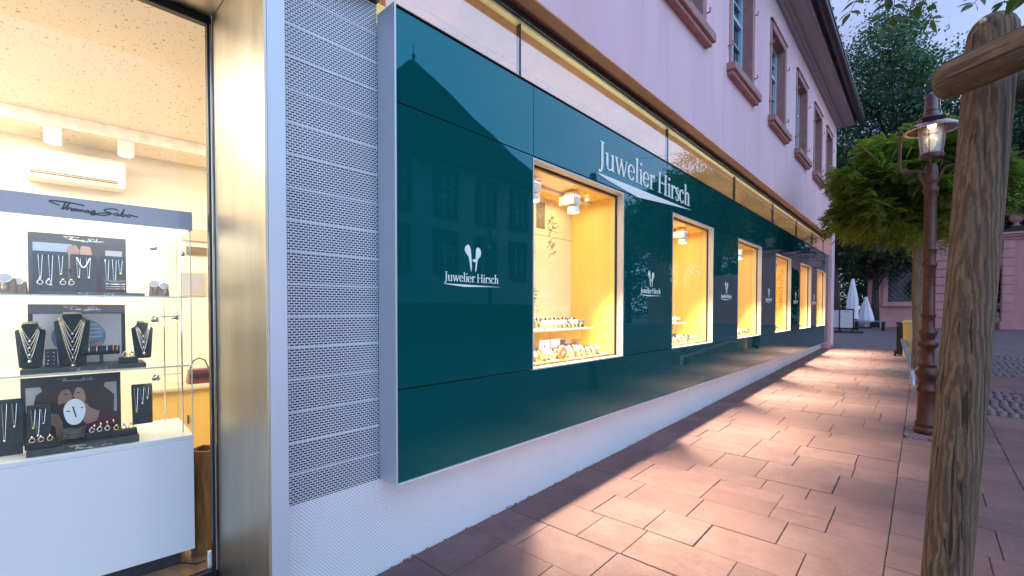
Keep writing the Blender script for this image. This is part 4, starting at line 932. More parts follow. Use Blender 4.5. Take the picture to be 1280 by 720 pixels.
# white watch disc on a pillow
def pillow(xc, y, z, w, label):
    t = cth('watch_pillow', label, 'cushion', xc, y, z); n = 10; vs_, fs = [], []
    for i in range(n+1):
        for j in range(n+1):
            a, b = -1+2*i/n, -1+2*j/n; pin = 1-.16*(1-a*a)-.0; pin2 = 1-.16*(1-b*b); th = .018*((1-a**4)*(1-b**4))**.5+.001
            vs_.append((xc+a*w/2*pin2, y-th-.0, z+w*.36+b*w*.36*pin))
    for i in range(n+1):
        for j in range(n+1):
            a, b = -1+2*i/n, -1+2*j/n; pin = 1-.16*(1-a*a); pin2 = 1-.16*(1-b*b); th = .018*((1-a**4)*(1-b**4))**.5+.001
            vs_.append((xc+a*w/2*pin2, y+th, z+w*.36+b*w*.36*pin))
    for q in (0, (n+1)**2):
        for i in range(n):
            for j in range(n): k = q+i*(n+1)+j; fs.append((k, k+1, k+n+2, k+n+1))
    C_().add(vs_, fs).build('pillow', 'tray', t, smooth=True)
    for k in range(3): C_().tube([(xc-w*.4, y-.014, z+w*.22+.012*k), (xc, y-.021, z+w*.2+.012*k), (xc+w*.4, y-.014, z+w*.22+.012*k)], .0016, 4).build('bracelet', 'silver', t)
    return t
pillow(-.487, .10, .802, .10, 'grey satin pillow with bracelets below the round white watch display')
pillow(-.318, .11, 1.541, .095, 'grey satin pillow with silver bracelets on the top shelf')
t = cth('white_disc', 'round white watch face shaped display disc before the kissing couple picture', 'display disc', -.483, .13, .88)
C_().prism([(-.483+.041*math.cos(a)*(1+.05*math.sin(3*a)), .942+.066*math.sin(a)) for a in [2*math.pi*j/22 for j in range(22)]], lambda a, b, d: (a, .135+d, b), 0, .008).build('disc', 'p_white', t, bevel=.001)
for (a0, b0, a1, b1) in ((-.49, .97, -.478, .915), (-.515, .95, -.50, .948), (-.46, .96, -.452, .962)): C_().tube([(a0, .133, b0), (a1, .133, b1)], .0025, 5).build('hand', 'jet', t)
# small boxes and rings
def ringstand(xc, y, z, n, label, mat='silver'):
    t = cth('ring_stand', label, 'ring stand', xc, y, z); w = .03*n
    C_().box(xc-w/2-.01, xc+w/2+.01, y-.025, y+.025, z, z+.028).build('block', 'jet', t, bevel=.002)
    for k in range(n):
        q = xc-w/2+.03*(k+.5); C_().tube([(q+.010*math.cos(a), y-.02, z+.042+.010*math.sin(a)) for a in [2*math.pi*j/10 for j in range(11)]], .0028, 5, cap=False).build('ring', mat, t, smooth=True); C_().sph((q, y-.021, z+.056), .006, 5).build('gem', 'silver', t, smooth=True)
ringstand(-.39, .12, .802, 3, 'dark block with silver rings right of the white disc')
ringstand(-.295, .10, .802, 3, 'dark block with gold rings near the right end of the floor plinth', 'gold')
ringstand(-.60, .065, .802, 3, 'dark block with three pearl rings at the left front of the case floor', 'rose')
ringstand(-.27, .12, 1.176, 2, 'small dark block with bead rings on the middle shelf', 'gold')
ringstand(-.58, .11, 1.541, 2, 'small dark block with square charms on the top shelf')
ringstand(-.50, .09, 1.541, 2, 'small dark block with silver charms on the top shelf')
for k, (xx, zz) in enumerate(((-.41, .87), (-.385, .875), (-.36, .88), (-.335, .885))):
    tag(C_().add([], []).lathe([(.0005, -.012), (.0045, 0), (.0005, .012)], (xx, .12, zz-.01), 6).build('earring', 'rose', at=tuple(CF @ Vector((xx, .12, zz-.02)))), ('first', 'second', 'third', 'fourth')[k]+' of four drop earrings from the left before the kissing couple picture', 'earring')
wt = [(-.148, .15, 1.5255, 1.4, 'gold and green watch on a low block at the right of the top shelf', 'gold'), (-.11, .12, 1.5255, 1.2, 'silver watch right of the gold watch on the top shelf', 'silver'), (-.705, .13, 1.5255, 1.5, 'large silver watch at the left edge of the top shelf', 'silver'), (-.67, .2, 1.5255, 1.3, 'cream watch behind the large silver watch on the top shelf', 'strap_cream')]
for (xx, y_, z, s_, lb, mt) in wt:
    p = CF @ Vector((xx, y_, z)); put_watch({'gold': 2, 'silver': 0, 'strap_cream': 4}[mt], tuple(p), -.2, lb, s_)
# case spot lamps
for k, (xx, y_, z, wh_) in enumerate(((-.15, .14, 1.79, 'upper one left of the chrome post'), (-.02, .16, 1.77, 'upper one right of the chrome post'), (-.15, .14, 1.40, 'middle one left of the chrome post'), (-.05, .20, 1.41, 'middle one right of the chrome post'), (-.15, .14, 1.08, 'lower one left of the chrome post'), (-.78, .14, 1.41, 'middle one at the left edge'), (-.78, .14, 1.08, 'lower one at the left edge'))):
    t = cth('case_spotlight', 'tiny lit swivel spotlight in the glass case, '+wh_, 'spotlight', xx, y_, z, 'spotlights in the glass case')
    px_ = -.035 if xx > -.5 else -Wc+.05
    C_().tube([(px_, .10, z+.02), (xx, y_, z+.012)], .0025, 6).build('arm', 'chrome', t)
    tl = Matrix.Rotation(R(35), 3, 'X')
    C_().lathe([(.008, .022), (.016, .008), (.021, -.006)], (xx, y_, z), 14, tilt=tl).build('head', 'chrome', t, smooth=True)
    C_().lathe([(.0195, -.0075), (.0005, -.0075)], (xx, y_, z), 14, tilt=tl, cap=False).build('lens', 'lit_bulb', t, fix=False)
cl_ = area('case light', tuple(CF @ Vector((-.5, .2, 1.86))), tuple(CF @ Vector((-.5, .2, 0))), 1.1, (1, .93, .82), .9, .4); cl_.rotation_euler = (0, 0, rt_)

# ================================================================== STREET LAMP
def street_lamp(loc, label, group):
    x, y, z = loc; t = thing('street_lamp', label, 'street lamp', loc, 0, group); P = lambda pr: [(r, h) for r, h in pr]
    pr = [(.095, 0), (.10, .02), (.10, .06), (.088, .075), (.092, .09), (.092, .12), (.078, .14), (.076, .44), (.080, .45), (.086, .47), (.080, .49), (.074, .50), (.072, .56), (.084, .60), (.098, .635), (.10, .66), (.09, .69), (.070, .715), (.078, .73), (.080, .75), (.058, .77), (.056, .90), (.064, .92), (.086, .95), (.088, .975), (.066, 1.0), (.056, 1.01), (.062, 1.05), (.076, 1.08), (.078, 1.10), (.058, 1.13), (.054, 1.25),
          (.062, 1.27), (.066, 1.285), (.054, 1.30), (.052, 1.78), (.058, 1.79), (.064, 1.81), (.064, 1.83), (.052, 1.85), (.056, 1.97), (.062, 1.98), (.052, 2.0), (.049, 2.56), (.055, 2.58), (.066, 2.62), (.05, 2.66), (.06, 2.69), (.072, 2.73), (.06, 2.76), (.05, 2.78), (.052, 2.86), (.03, 2.90)]
    MB().lathe(pr, loc, 24).build('post', 'iron', t, smooth=True, smooth_angle=50)
    for s_ in (-1, 1):
        dx = lambda a, h: (x+s_*a, y, z+h)
        MB().tube([dx(.04, 2.70), dx(.075, 2.76), dx(.085, 2.81), dx(.115, 2.845), dx(.20, 2.845), dx(.235, 2.86), dx(.25, 2.90), dx(.25, 3.24), dx(.255, 3.27)], [.022, .016, .014, .014, .013, .013, .012, .012, .012], 8).build('side_arm', 'iron', t, smooth=True)
        MB().lathe([(.006, 0), (.022, .012), (.026, .03), (.016, .05), (.02, .06), (.004, .075)], dx(.255, 3.25), 10).build('arm_finial', 'iron', t, smooth=True)
    for a in range(3):
        q = a*2*math.pi/3+.4; MB().tube([(x+.045*math.cos(q), y+.045*math.sin(q), z+2.80), (x+.09*math.cos(q), y+.09*math.sin(q), z+2.90), (x+.085*math.cos(q), y+.085*math.sin(q), z+2.965)], .009, 6).build('cradle', 'iron', t, smooth=True)
    MB().lathe([(.05, 2.95), (.095, 2.955), (.10, 2.985), (.093, 3.0), (.05, 3.0)], (x, y, z), 24).build('lantern_ring', 'iron', t, smooth=True, smooth_angle=40)
    MB().lathe([(.088, 3.0), (.098, 3.10), (.106, 3.20), (.108, 3.275)], (x, y, z), 28, cap=False).build('lantern_glass', 'glass_lamp', t, smooth=True, fix=False)
    MB().lathe([(.001, 3.04), (.02, 3.045), (.034, 3.09), (.036, 3.13), (.02, 3.17), (.012, 3.20)], (x, y, z), 16).build('bulb', 'lamp_glow', t, smooth=True)
    for q in (.3, 2.4, 4.5): MB().tube([(x+.09*math.cos(q), y+.09*math.sin(q), z+3.0), (x+.11*math.cos(q), y+.11*math.sin(q), z+3.28)], .004, 5).build('glass_rod', 'iron', t)
    MB().lathe([(.10, 3.272), (.16, 3.262), (.226, 3.248), (.228, 3.252)], (x, y, z), 36, cap=False).build('shade_inside', 'enamel', t, smooth=True, fix=False)
    MB().lathe([(.229, 3.254), (.20, 3.285), (.15, 3.315), (.10, 3.335), (.085, 3.36), (.112, 3.37), (.112, 3.385), (.075, 3.405), (.072, 3.44), (.078, 3.445), (.062, 3.455), (.062, 3.49), (.064, 3.50), (.062, 3.51), (.062, 3.55), (.064, 3.56), (.062, 3.57), (.061, 3.60), (.052, 3.63), (.03, 3.645), (.001, 3.65)], (x, y, z), 36).build('shade', 'lamp_glaze', t, smooth=True, smooth_angle=45)
    return t
street_lamp((.045, 6.81, ground(6.81)-.004), 'brown cast iron street lamp with flat enamel shade standing in pebbles', None)
pl = bpy.data.lights.new('lamp bulb', 'POINT'); pl.energy = 1.3; pl.color = (1, .75, .45); pl.shadow_soft_size = .035
po = bpy.data.objects.new('lamp bulb', pl); COL.objects.link(po); po.location = (.045, 6.81, ground(6.81)+3.21)
street_lamp((5.1, 9.6, ground(9.6)), 'brown street lamp out on the square, mirrored in the widest teal panel', None)

# ================================================================== TREE STAKES (round timber frame) AND YOUNG TREE
def log(p0, p1, r0, r1, n=26, seg=18, wob=.03, dome=0):
    mb = MB(); p0, p1 = Vector(p0), Vector(p1); d = (p1-p0).normalized(); a = d.orthogonal().normalized(); b_ = d.cross(a)
    vs_, fs = [], []; ph = random.uniform(0, 6); prof = [(i/seg, 1.) for i in range(seg+1)]
    Ltot = (p1-p0).length
    if dome: prof += [(1+dome*math.sin(q)/Ltot, math.cos(q)) for q in [math.pi/2*j/5 for j in range(1, 6)]]
    for (u, k) in prof:
        for j in range(n):
            th = 2*math.pi*j/n; r = (r0+(r1-r0)*min(u, 1))*max(k, .02)*(1+wob*math.sin(2*th+ph+u*2)+wob*.5*math.sin(5*th+u*9+ph)-(.10*math.exp(-((th-4.0)/.07)**2) if u < .93 else 0))
            vs_.append(p0+d*(u*Ltot)+(a*math.cos(th)+b_*math.sin(th))*r)
    for i in range(len(prof)-1):
        for j in range(n): j2 = (j+1) % n; fs.append((i*n+j, i*n+j2, (i+1)*n+j2, (i+1)*n+j))
    fs.append(tuple(range(n))[::-1]); fs.append(tuple((len(prof)-1)*n+j for j in range(n)))
    return mb.add(vs_, fs)
stk = thing('tree_stake_frame', 'weathered round timber tree stakes with cross logs, close to the viewer', 'tree stakes', (.06, 1.6, 0))
log((.0105, 1.57, ground(1.6)-.1), (.1185, 1.722, 2.145), .0445, .047, 30, 26, .012, .055).build('stake', 'timber', stk, smooth=True, smooth_angle=50)
log((.75, 1.15, ground(1.2)-.1), (.66, 1.25, 2.15), .045, .047, 20, 12, .02, .05).build('stake', 'timber', stk, smooth=True)
log((.95, 2.1, ground(2)-.1), (.86, 2.0, 2.15), .045, .047, 20, 12, .02, .05).build('stake', 'timber', stk, smooth=True)
def halflog(p0, p1, r, name='cross_log'):
    p0, p1 = Vector(p0), Vector(p1); d = (p1-p0).normalized(); side = d.cross(Vector((0, 0, 1))).normalized(); up_ = side.cross(d)
    vs_, fs = [], []; n = 16; sc_ = [(-.010, .90), (0, 1.), (.2, 1.), (.5, 1.02), (.8, 1.), (1, 1.)]; Ln = (p1-p0).length; sc_ = [(0, .72), (.012/Ln, .93), (.03/Ln, 1.)]+[(k/8, 1+.02*math.sin(k*2.)) for k in range(1, 9)]
    for (u, k) in sc_:
        for j in range(n+1):
            th = math.pi*j/n; vs_.append(p0+d*u*Ln+(up_*math.cos(th)+side*(math.sin(th)*.85))*r*k)
    m_ = n+1
    for i in range(len(sc_)-1):
        for j in range(m_): j2 = (j+1) % m_; fs.append((i*m_+j, i*m_+j2, (i+1)*m_+j2, (i+1)*m_+j))
    fs.append(tuple(range(m_))[::-1]); fs.append(tuple((len(sc_)-1)*m_+j for j in range(m_)))
    Mx = Matrix((side, up_, d)).transposed().to_4x4(); Mx.translation = p0      # own axes, so the grain runs along the log
    o = MB(Mx.inverted()).add(vs_, fs).build(name, 'timber', None, smooth=True, smooth_angle=50)
    o.parent = stk; o.matrix_local = WM[stk.name].inverted() @ Mx; return o
halflog((.020, 1.585, 2.005), (.74, 1.20, 2.06), .046)
halflog((.125, 1.765, 2.03), (.92, 2.03, 2.03), .045)
halflog((.88, 1.98, 2.05), (.70, 1.2, 2.05), .045)
MB().lathe([(.001, .006), (.006, .004), (.007, 0)], (.097, 1.668, 2.165), 10, tilt=Matrix.Rotation(R(80), 3, 'X')).build('dowel', 'strap_cream', stk, smooth=True)
yt = thing('young_robinia', 'young robinia held by the timber stakes, leaf sprays hanging in at the top', 'tree', (.62, 1.62, 0))
MB().tube([(.62, 1.62, -.05), (.61, 1.63, 1.2), (.63, 1.6, 2.3), (.60, 1.66, 2.9), (.5, 1.8, 3.6)], [.045, .04, .035, .03, .02], 12).build('trunk', 'bark_pale', yt, smooth=True)
MB().tube([(.61, 1.64, 2.6), (.45, 1.9, 2.86), (.25, 2.3, 2.88), (.0, 2.42, 2.86), (-.165, 2.38, 2.80)], [.02, .014, .010, .006, .003], 8).build('branch', 'bark_pale', yt, smooth=True)
MB().tube([(.61, 1.64, 2.5), (.45, 1.62, 2.6), (.28, 1.66, 2.52), (.18, 1.7, 2.44)], [.014, .010, .006, .003], 8).build('branch', 'bark_pale', yt, smooth=True)
lv = []
def leaflet(p, d, w, l, nrm):
    n = 8; vs_ = [p]; s_ = d.cross(nrm).normalized()
    for sg_ in (1, -1):
        for j in range(1, n): 
            u = j/n; vs_.append(p+d*l*u+s_*sg_*w*math.sin(math.pi*u**.85)*.5+nrm*(.12*w*math.sin(math.pi*u)*1-.1*l*u*u))
    vs_.append(p+d*l-nrm*.1*l); m_ = n-1; last = 2*m_+1
    fs = [(0, 1, 1+m_)]+[(j, j+1, j+1+m_, j+m_) for j in range(1, m_)]+[(m_, last, 2*m_)]
    MB().add(vs_, fs).build('leaf', 'leaf_near', yt, fix=False, smooth=True)
def spray(p0, p1, n, w, l):
    p0, p1 = Vector(p0), Vector(p1); d = (p1-p0).normalized(); mid = (p0+p1)/2+Vector((0, 0, .02))
    MB().tube([p0, mid, p1], [.0022, .0016, .001], 5).build('leaf_stalk', 'leaf_near', yt, fix=False)
    nrm = Vector((random.gauss(0, .4), random.gauss(0, .4)-.5, 1)).normalized(); sd_ = d.cross(nrm).normalized()
    for i in range(n):
        u = (i+.8)/n; c = p0*(1-u)+p1*u+Vector((0, 0, .02*math.sin(math.pi*u)))
        for sgn in (1, -1):
            dd = (sd_*sgn+d*.35+Vector((0, 0, -.25))+Vector((random.gauss(0, .12),)*3)).normalized()
            leaflet(c, dd, w*random.uniform(.85, 1.1), l*random.uniform(.85, 1.1), (nrm+Vector((random.gauss(0, .25), random.gauss(0, .25), 0))).normalized())
    leaflet(p1, d, w, l, nrm)
spray((-.157, 2.374, 2.775), (-.226, 2.308, 2.625), 5, .026, .052)
spray((-.098, 2.43, 2.80), (-.128, 2.40, 2.575), 7, .027, .054)
spray((-.085, 2.44, 2.86), (-.105, 2.50, 2.64), 7, .027, .052)
spray((-.047, 2.48, 2.79), (.008, 2.53, 2.60), 6, .028, .056)
spray((.24, 2.753, 2.76), (.125, 2.64, 2.66), 7, .025, .052)
spray((-.06, 2.47, 2.86), (-.035, 2.50, 2.66), 6, .027, .052)
spray((-.12, 2.42, 2.84), (-.115, 2.41, 2.68), 5, .027, .05)
spray((.30, 2.72, 2.76), (.21, 2.70, 2.655), 6, .026, .052)
spray((.215, 1.585, 2.26), (.15, 1.54, 2.14), 4, .026, .05)

# ================================================================== STREET TREES
def fronds(n, centre, rad, size, mat, parent, shape=None, droop=.35, nl=6, name='crown', shell=.55):
    """pinnate leaf sprays spread through a crown: every frond is a stalk of paired leaflets"""
    c = np.array(centre); rad = np.array(rad); V = []
    d = rng.normal(size=(n*3, 3)); d /= np.linalg.norm(d, axis=1)[:, None]
    r = shell+(1-shell)*rng.random(n*3)**.6; P = d*r[:, None]
    lump = np.sin(P[:, 0]*7+P[:, 2]*5)*np.cos(P[:, 1]*6+P[:, 2]*3); keep = lump > -.30+.25*rng.random(n*3)
    if shape is not None: keep &= shape(P)
    P = P[keep][:n]; d = d[keep][:n]; n = len(P)
    P = P*(1+.10*np.sin(d[:, :1]*9+d[:, 2:]*7)); base = c+P*rad
    az = np.arctan2(d[:, 1], d[:, 0])+rng.normal(0, .7, n); el = rng.normal(-droop*.4, .45, n)+d[:, 2]*.3
    ax = np.stack([np.cos(az)*np.cos(el), np.sin(az)*np.cos(el), np.sin(el)], 1)
    up_ = np.array([0, 0, 1.])+rng.normal(0, .35, (n, 3)); sd_ = np.cross(ax, up_); sd_ /= np.linalg.norm(sd_, axis=1)[:, None]; nr = np.cross(sd_, ax)
    sz = size*rng.uniform(.7, 1.25, n)
    out = []
    for k in range(nl):
        u = (k+.7)/nl
        cen = base+ax*(sz*u)[:, None]-np.array([0, 0, 1])*(droop*sz*u*u)[:, None]
        for sg_ in (1, -1):
            dd = sd_*sg_+ax*.45-nr*.25; l = (sz*.30*(1-.35*abs(u-.45)))[:, None]; wv_ = ax*l*.30
            out.append(np.stack([cen, cen+dd*l*.5+wv_, cen+dd*l, cen+dd*l*.5-wv_], 1))
    Q = np.concatenate(out, 0).reshape(-1, 3); F4 = np.arange(len(Q)).reshape(-1, 4)
    o = fastmesh(name, Q, F4, mat, parent); return o
def clumps(nc, nlv, centre, rad, leafsz, mat, parent, name='crown', cr=.22, shell=.35, flat=.6):
    c = np.array(centre); rad = np.array(rad)
    d = rng.normal(size=(nc, 3)); d /= np.linalg.norm(d, axis=1)[:, None]; r = shell+(1-shell)*rng.random(nc)**.5
    cc = d*r[:, None]; g = rng.normal(size=(nc, nlv, 3))*np.array([cr, cr, cr*flat])*rng.uniform(.6, 1.3, (nc, 1, 1))
    P = (cc[:, None, :]+g).reshape(-1, 3)*rad+c; n = len(P)
    a = rng.normal(size=(n, 3)); a /= np.linalg.norm(a, axis=1)[:, None]; b_ = rng.normal(size=(n, 3))*.5+np.array([0, 0, 1]); s_ = np.cross(a, b_); s_ /= np.linalg.norm(s_, axis=1)[:, None]
    l = (leafsz*rng.uniform(.6, 1.4, n))[:, None]
    Q = np.stack([P, P+a*l*.5+s_*l*.28, P+a*l, P+a*l*.5-s_*l*.28], 1).reshape(-1, 3)
    return fastmesh(name, Q, np.arange(len(Q)).reshape(-1, 4), mat, parent)
def limb(pts, rs, parent, name='limb', mat='bark', n=10): return MB().tube(pts, rs, n).build(name, mat, parent, smooth=True)
# globe robinia beside the pavement
gz = ground(10.7)
t = thing('globe_robinia', 'dense round crowned robinia with bright green sprays behind the iron lamp', 'tree', (-.06, 10.7, gz))
limb([(-.06, 10.7, gz-.05), (-.05, 10.7, 1.0), (-.08, 10.72, 1.8), (-.06, 10.7, 2.55), (-.10, 10.7, 3.0)], [.085, .07, .066, .07, .09], t, 'trunk', 'bark_pale', 14)
for k in range(8):
    q = k*math.pi/4+.3; r_ = 1.0
    limb([(-.10, 10.7, 2.75), (-.10+.4*math.cos(q), 10.7+.4*math.sin(q), 3.2+.1*(k % 3)), (-.10+r_*math.cos(q), 10.7+r_*math.sin(q), 3.4+.25*(k % 3)), (-.10+1.4*math.cos(q), 10.7+1.4*math.sin(q), 3.5+.3*(k % 3))], [.04, .03, .018, .006], t, 'limb', 'bark_pale', 7)
gs = lambda P: (P[:, 2] > -.62+.25*np.abs(P[:, 0]))
fronds(6000, (-.12, 10.7, 3.42), (1.14, 1.16, 1.08), .215, 'leaf_robinia', t, gs, .30, 7)
fronds(700, (-.12, 10.7, 3.38), (.92, .92, .85), .22, 'leaf_robinia', t, None, .3, 6, 'inner_crown', .1)
# line of taller trees behind
def tall_tree(x, y, h, cr, label, mat='leaf_far', tr=.3, cz=None, nc=230, nlv=60, lf=.22, lean=0, trunkmat='bark', kind='tree', bot=.25, group=None):
    z = ground(y); t = thing('tree', label, 'tree', (x, y, z), 0, group); cz = cz or h*.62
    limb([(x, y, z-.2), (x+lean*.3, y, z+h*.2), (x+lean*.7, y, z+h*.45), (x+lean, y, z+h*.8)], [tr, tr*.75, tr*.5, tr*.12], t, 'trunk', trunkmat, 12)
    for k in range(9):
        q = random.uniform(0, 6.3); z0 = z+h*random.uniform(.28, .65); r_ = cr*random.uniform(.5, .95)
        limb([(x+lean*.6, y, z0), (x+lean+r_*.4*math.cos(q), y+r_*.4*math.sin(q), z0+h*.08), (x+lean+r_*math.cos(q), y+r_*math.sin(q), z0+h*random.uniform(.12, .22))], [tr*.32, tr*.2, tr*.05], t, 'limb', trunkmat, 6)
    clumps(nc, nlv, (x+lean, y, z+cz), (cr, cr, (h-cz)*1.02), lf, mat, t, 'crown', .115, .25, .5); return t
tall_tree(-1.5, 37, 18.6, 3.8, 'tallest feathery bluish green tree rising above the roof end and the street lamp', nc=560, nlv=150, lf=.185, cz=10.2)
tall_tree(3.9, 36, 13.5, 3.6, 'feathery tree behind the timber stake and the arch', nc=420, nlv=130, lf=.17, cz=9.2, tr=.42)
tall_tree(8.2, 40, 15, 4.6, 'tall loose tree beyond the pink gate at the right edge', nc=320, nlv=110, lf=.18, cz=9.0, tr=.35)
tall_tree(-3.3, 30, 9.5, 2.6, 'dark leaning tree standing by the menu boards at the end of the building', 'leaf_dark', .30, 6.2, 150, 70, .22, -.25)
tall_tree(-1.9, 33, 7.0, 2.0, 'lower dark tree between the leaning tree and the pink pavilion', 'leaf_dark', .22, 4.8, 110, 60, .2)
tall_tree(-5.5, 38, 11, 4.0, 'broad dark tree half hidden behind the building end', 'leaf_dark', .35, 6.0, 120, 60, .28)
tall_tree(1.2, 45, 11, 4.5, 'deep green tree closing the gap behind the pink pavilion roof', 'leaf_dark', .35, 6.4, 160, 60, .3)
tall_tree(5.5, 47, 9, 4.5, 'deep green tree seen through the arch of the gate', 'leaf_dark', .35, 4.4, 160, 60, .3)
for k, (x, y, h, lb) in enumerate(((12.5, 27, 9, 'broad tree on the square mirrored at the left end of the clerestory reflections'), (9.8, 21.5, 7.5, 'broad tree on the square mirrored above the shop sign'), (13, 34, 10, 'broad tree on the square mirrored over the far display windows'))):
    tall_tree(x, y, h, 3.0, lb, 'leaf_far', .28, h*.62, 130, 60, .26)
V, Fq = [], []
o = clumps(420, 60, (3, 60, 3.2), (60, 5, 4.2), .5, 'leaf_dark', None, 'distant_trees', .05, .0); o['kind'] = 'stuff'
o.data.materials[0] = M['leaf_dark']

# ================================================================== PINK PAVILION AND GATE
zb = ground(34)-.05
pv = thing('pink_pavilion', 'pink plastered pavilion with a barred dark window and block corner behind the robinia', 'building', (-.4, 36, zb))
def pp(name, mb, mat, **k): return mb.build(name, mat, pv, **k)
px0, px1, pz = -2.30, 1.0, 5.3
pp('wall', MB().box(px0, -1.42, 34, 38, zb, pz).box(-.38, px1, 34, 38, zb, pz).box(-1.42, -.38, 34, 38, zb, 1.93).box(-1.42, -.38, 34, 38, 4.08, pz), 'pink_far')
pp('plinth', MB().box(px0-.05, px1, 33.93, 33.999, zb, 1.03), 'pink_block', bevel=.02)
f = pp('window_surround', MB().box(-1.62, -1.42, 33.90, 34.1, 1.75, 4.27).box(-.38, -.18, 33.90, 34.1, 1.75, 4.27).box(-1.42, -.38, 33.901, 34.1, 4.08, 4.27).box(-1.42, -.38, 33.901, 34.1, 1.75, 1.93), 'pink_block', bevel=.015)
MB().box(-1.68, -.12, 33.84, 33.899, 1.68, 1.77).build('sill', 'pink_block', f, bevel=.01)
MB().box(-1.42, -.38, 34.25, 34.3, 1.93, 4.08).build('pane', 'pane_dark', f)
mb = MB()
for k in range(-5, 9):
    for s_ in (1, -1):
        x0, z0 = -1.42, 1.93+k*.3 if s_ > 0 else 1.93+(k+2)*.3; pts = []
        for j in range(27):
            x = -1.42+1.04*j/26; z = z0+s_*(x+1.42)*1.25
            if 1.93 <= z <= 4.08: pts.append((x, 34.02+.01*s_, z))
        if len(pts) > 1: mb.tube(pts, .012, 4)
mb.build('window_grille', 'galv', f)
for k in range(9):
    z = 1.04+k*.43
    pp('block', MB().box(.25+.18*(k % 2), px1+.03, 33.92, 34.0-.001, z+.015, min(z+.415, pz)), 'pink_block', bevel=.02)
pp('cornice', MB().box(px0-.15, px1+.15, 33.85, 38.1, pz, pz+.22), 'pink_block', bevel=.04)
pp('roof', MB().add([(px0-.2, 33.8, pz+.221), (px1+.2, 33.8, pz+.221), (px1+.2, 38.2, pz+.221), (px0-.2, 38.2, pz+.221), (-.9, 36, pz+1.2), (-.4, 36, pz+1.2)], [(0, 1, 5, 4), (1, 2, 5), (2, 3, 4, 5), (3, 0, 4)]), 'tile_dark', fix=False)
gt = thing('pink_gate', 'pink stone block gate with round arch, cornice and stone finial', 'gate', (3.2, 34.4, zb))
def gp_(name, mb, mat, **k): return mb.build(name, mat, gt, **k)
def pillar(x0, x1, y, h, n):
    gp_('pillar_core', MB().box(x0+.03, x1-.03, y+.03, y+.9, zb, h), 'pink_far')
    gp_('pillar_foot', MB().box(x0-.06, x1+.06, y-.06, y+.96, zb, zb+.42), 'pink_block', bevel=.02)
    bh = (h-zb-.42)/n
    for k in range(n):
        z = zb+.42+k*bh
        if x1-x0 > 1.2:
            for (a, b_, pr_) in ((x0, x0+.40, 0), (x0+.40, x1-.40, .05), (x1-.40, x1, 0)): gp_('block', MB().box(a+.008, b_-.008, y+pr_, y+.5, z+.014, z+bh-.014), 'pink_block', bevel=.018)
        else: gp_('block', MB().box(x0, x1, y, y+.5, z+.014, z+bh-.014), 'pink_block', bevel=.018)
    for k, (pr_, hh) in enumerate(((.05, .10), (.14, .12), (.24, .12))):
        gp_('cornice', MB().box(x0-pr_, x1+pr_, y-pr_, y+.9+pr_, h+.001+k*.12, h+k*.12+hh), 'pink_block', bevel=.015)
    gp_('pillar_roof', MB().add([(x0-.27, y-.27, h+.36), (x1+.27, y-.27, h+.36), (x1+.27, y+1.17, h+.36), (x0-.27, y+1.17, h+.36), ((x0+x1)/2-.2, y+.45, h+.75), ((x0+x1)/2+.2, y+.45, h+.75)], [(0, 1, 5, 4), (1, 2, 5), (2, 3, 4, 5), (3, 0, 4)]), 'tile_dark', fix=False)
pillar(2.84, 4.6, 34.0, 4.95, 9)
pillar(1.0, 1.55, 34.05, 4.6, 9)
gp_('finial', MB().lathe([(.16, 0), (.18, .05), (.10, .09), (.09, .16), (.22, .26), (.27, .42), (.22, .60), (.10, .70), (.09, .76), (.12, .82), (.09, .92), (.01, .95)], (3.3, 34.45, 5.62), 20), 'pink_block', smooth=True, smooth_angle=50)
xm_, zr, ra = 2.195, 3.55, .645
mb = MB(); n = 16; pts = [(1.55, 4.98), (1.55, zr)]+[(xm_-ra*math.cos(math.pi*j/n), zr+ra*math.sin(math.pi*j/n)) for j in range(n+1)]+[(2.84, zr), (2.84, 4.98)]
vs_ = [(a, 34.15, b) for a, b in pts]+[(a, 34.75, b) for a, b in pts]; m_ = len(pts); fs = []
top = [(a, 4.98) for a, b in pts]
for j in range(m_-1):
    k = len(vs_)
    for yv in (34.15, 34.75): vs_ += [(pts[j][0], yv, pts[j][1]), (pts[j+1][0], yv, pts[j+1][1]), (pts[j+1][0], yv, 4.98), (pts[j][0], yv, 4.98)]
    fs += [(k, k+1, k+2, k+3), (k+7, k+6, k+5, k+4), (k, k+4, k+5, k+1)]
gp_('arch_wall', MB().add(vs_, fs), 'pink_far', fix=False)
for j in range(9):
    a0, a1 = math.pi*j/9+.02, math.pi*(j+1)/9-.02; r1_ = ra+.42
    q = [(xm_-ra*math.cos(a0), zr+ra*math.sin(a0)), (xm_-r1_*math.cos(a0), zr+r1_*math.sin(a0)), (xm_-r1_*math.cos(a1), zr+r1_*math.sin(a1)), (xm_-ra*math.cos(a1), zr+ra*math.sin(a1))]
    gp_('voussoir', MB().prism(q, lambda a, b, d: (a, d, b), 34.08, 34.149), 'pink_block')
gp_('arch_coping', MB().box(1.50, 2.60, 34.05, 34.85, 4.981, 5.15), 'pink_block', bevel=.02)
pillar(8.4, 9.6, 30.0, 4.6, 9)
gp_('side_wall', MB().box(4.61, 8.39, 34.2, 34.6, zb, 3.9), 'pink_far')
t = thing('iron_railing', 'low dark iron railing seen through the gate arch', 'railing', (2.2, 36.5, ground(36)))
for k in range(14): MB().tube([(1.2+.18*k, 36.5, ground(36)), (1.2+.18*k, 36.5, 1.55)], .014, 5).build('bar', 'dark_metal', t)
for z in (.85, 1.5): MB().tube([(1.1, 36.5, z), (3.7, 36.5, z)], .02, 6).build('rail', 'dark_metal', t)
t = thing('distant_house', 'pale house with a small window seen through the gate arch', 'house', (4.5, 52, .5))
MB().box(2.6, 9, 50, 56, .4, 4.2).build('wall', 'opp_wall', t)
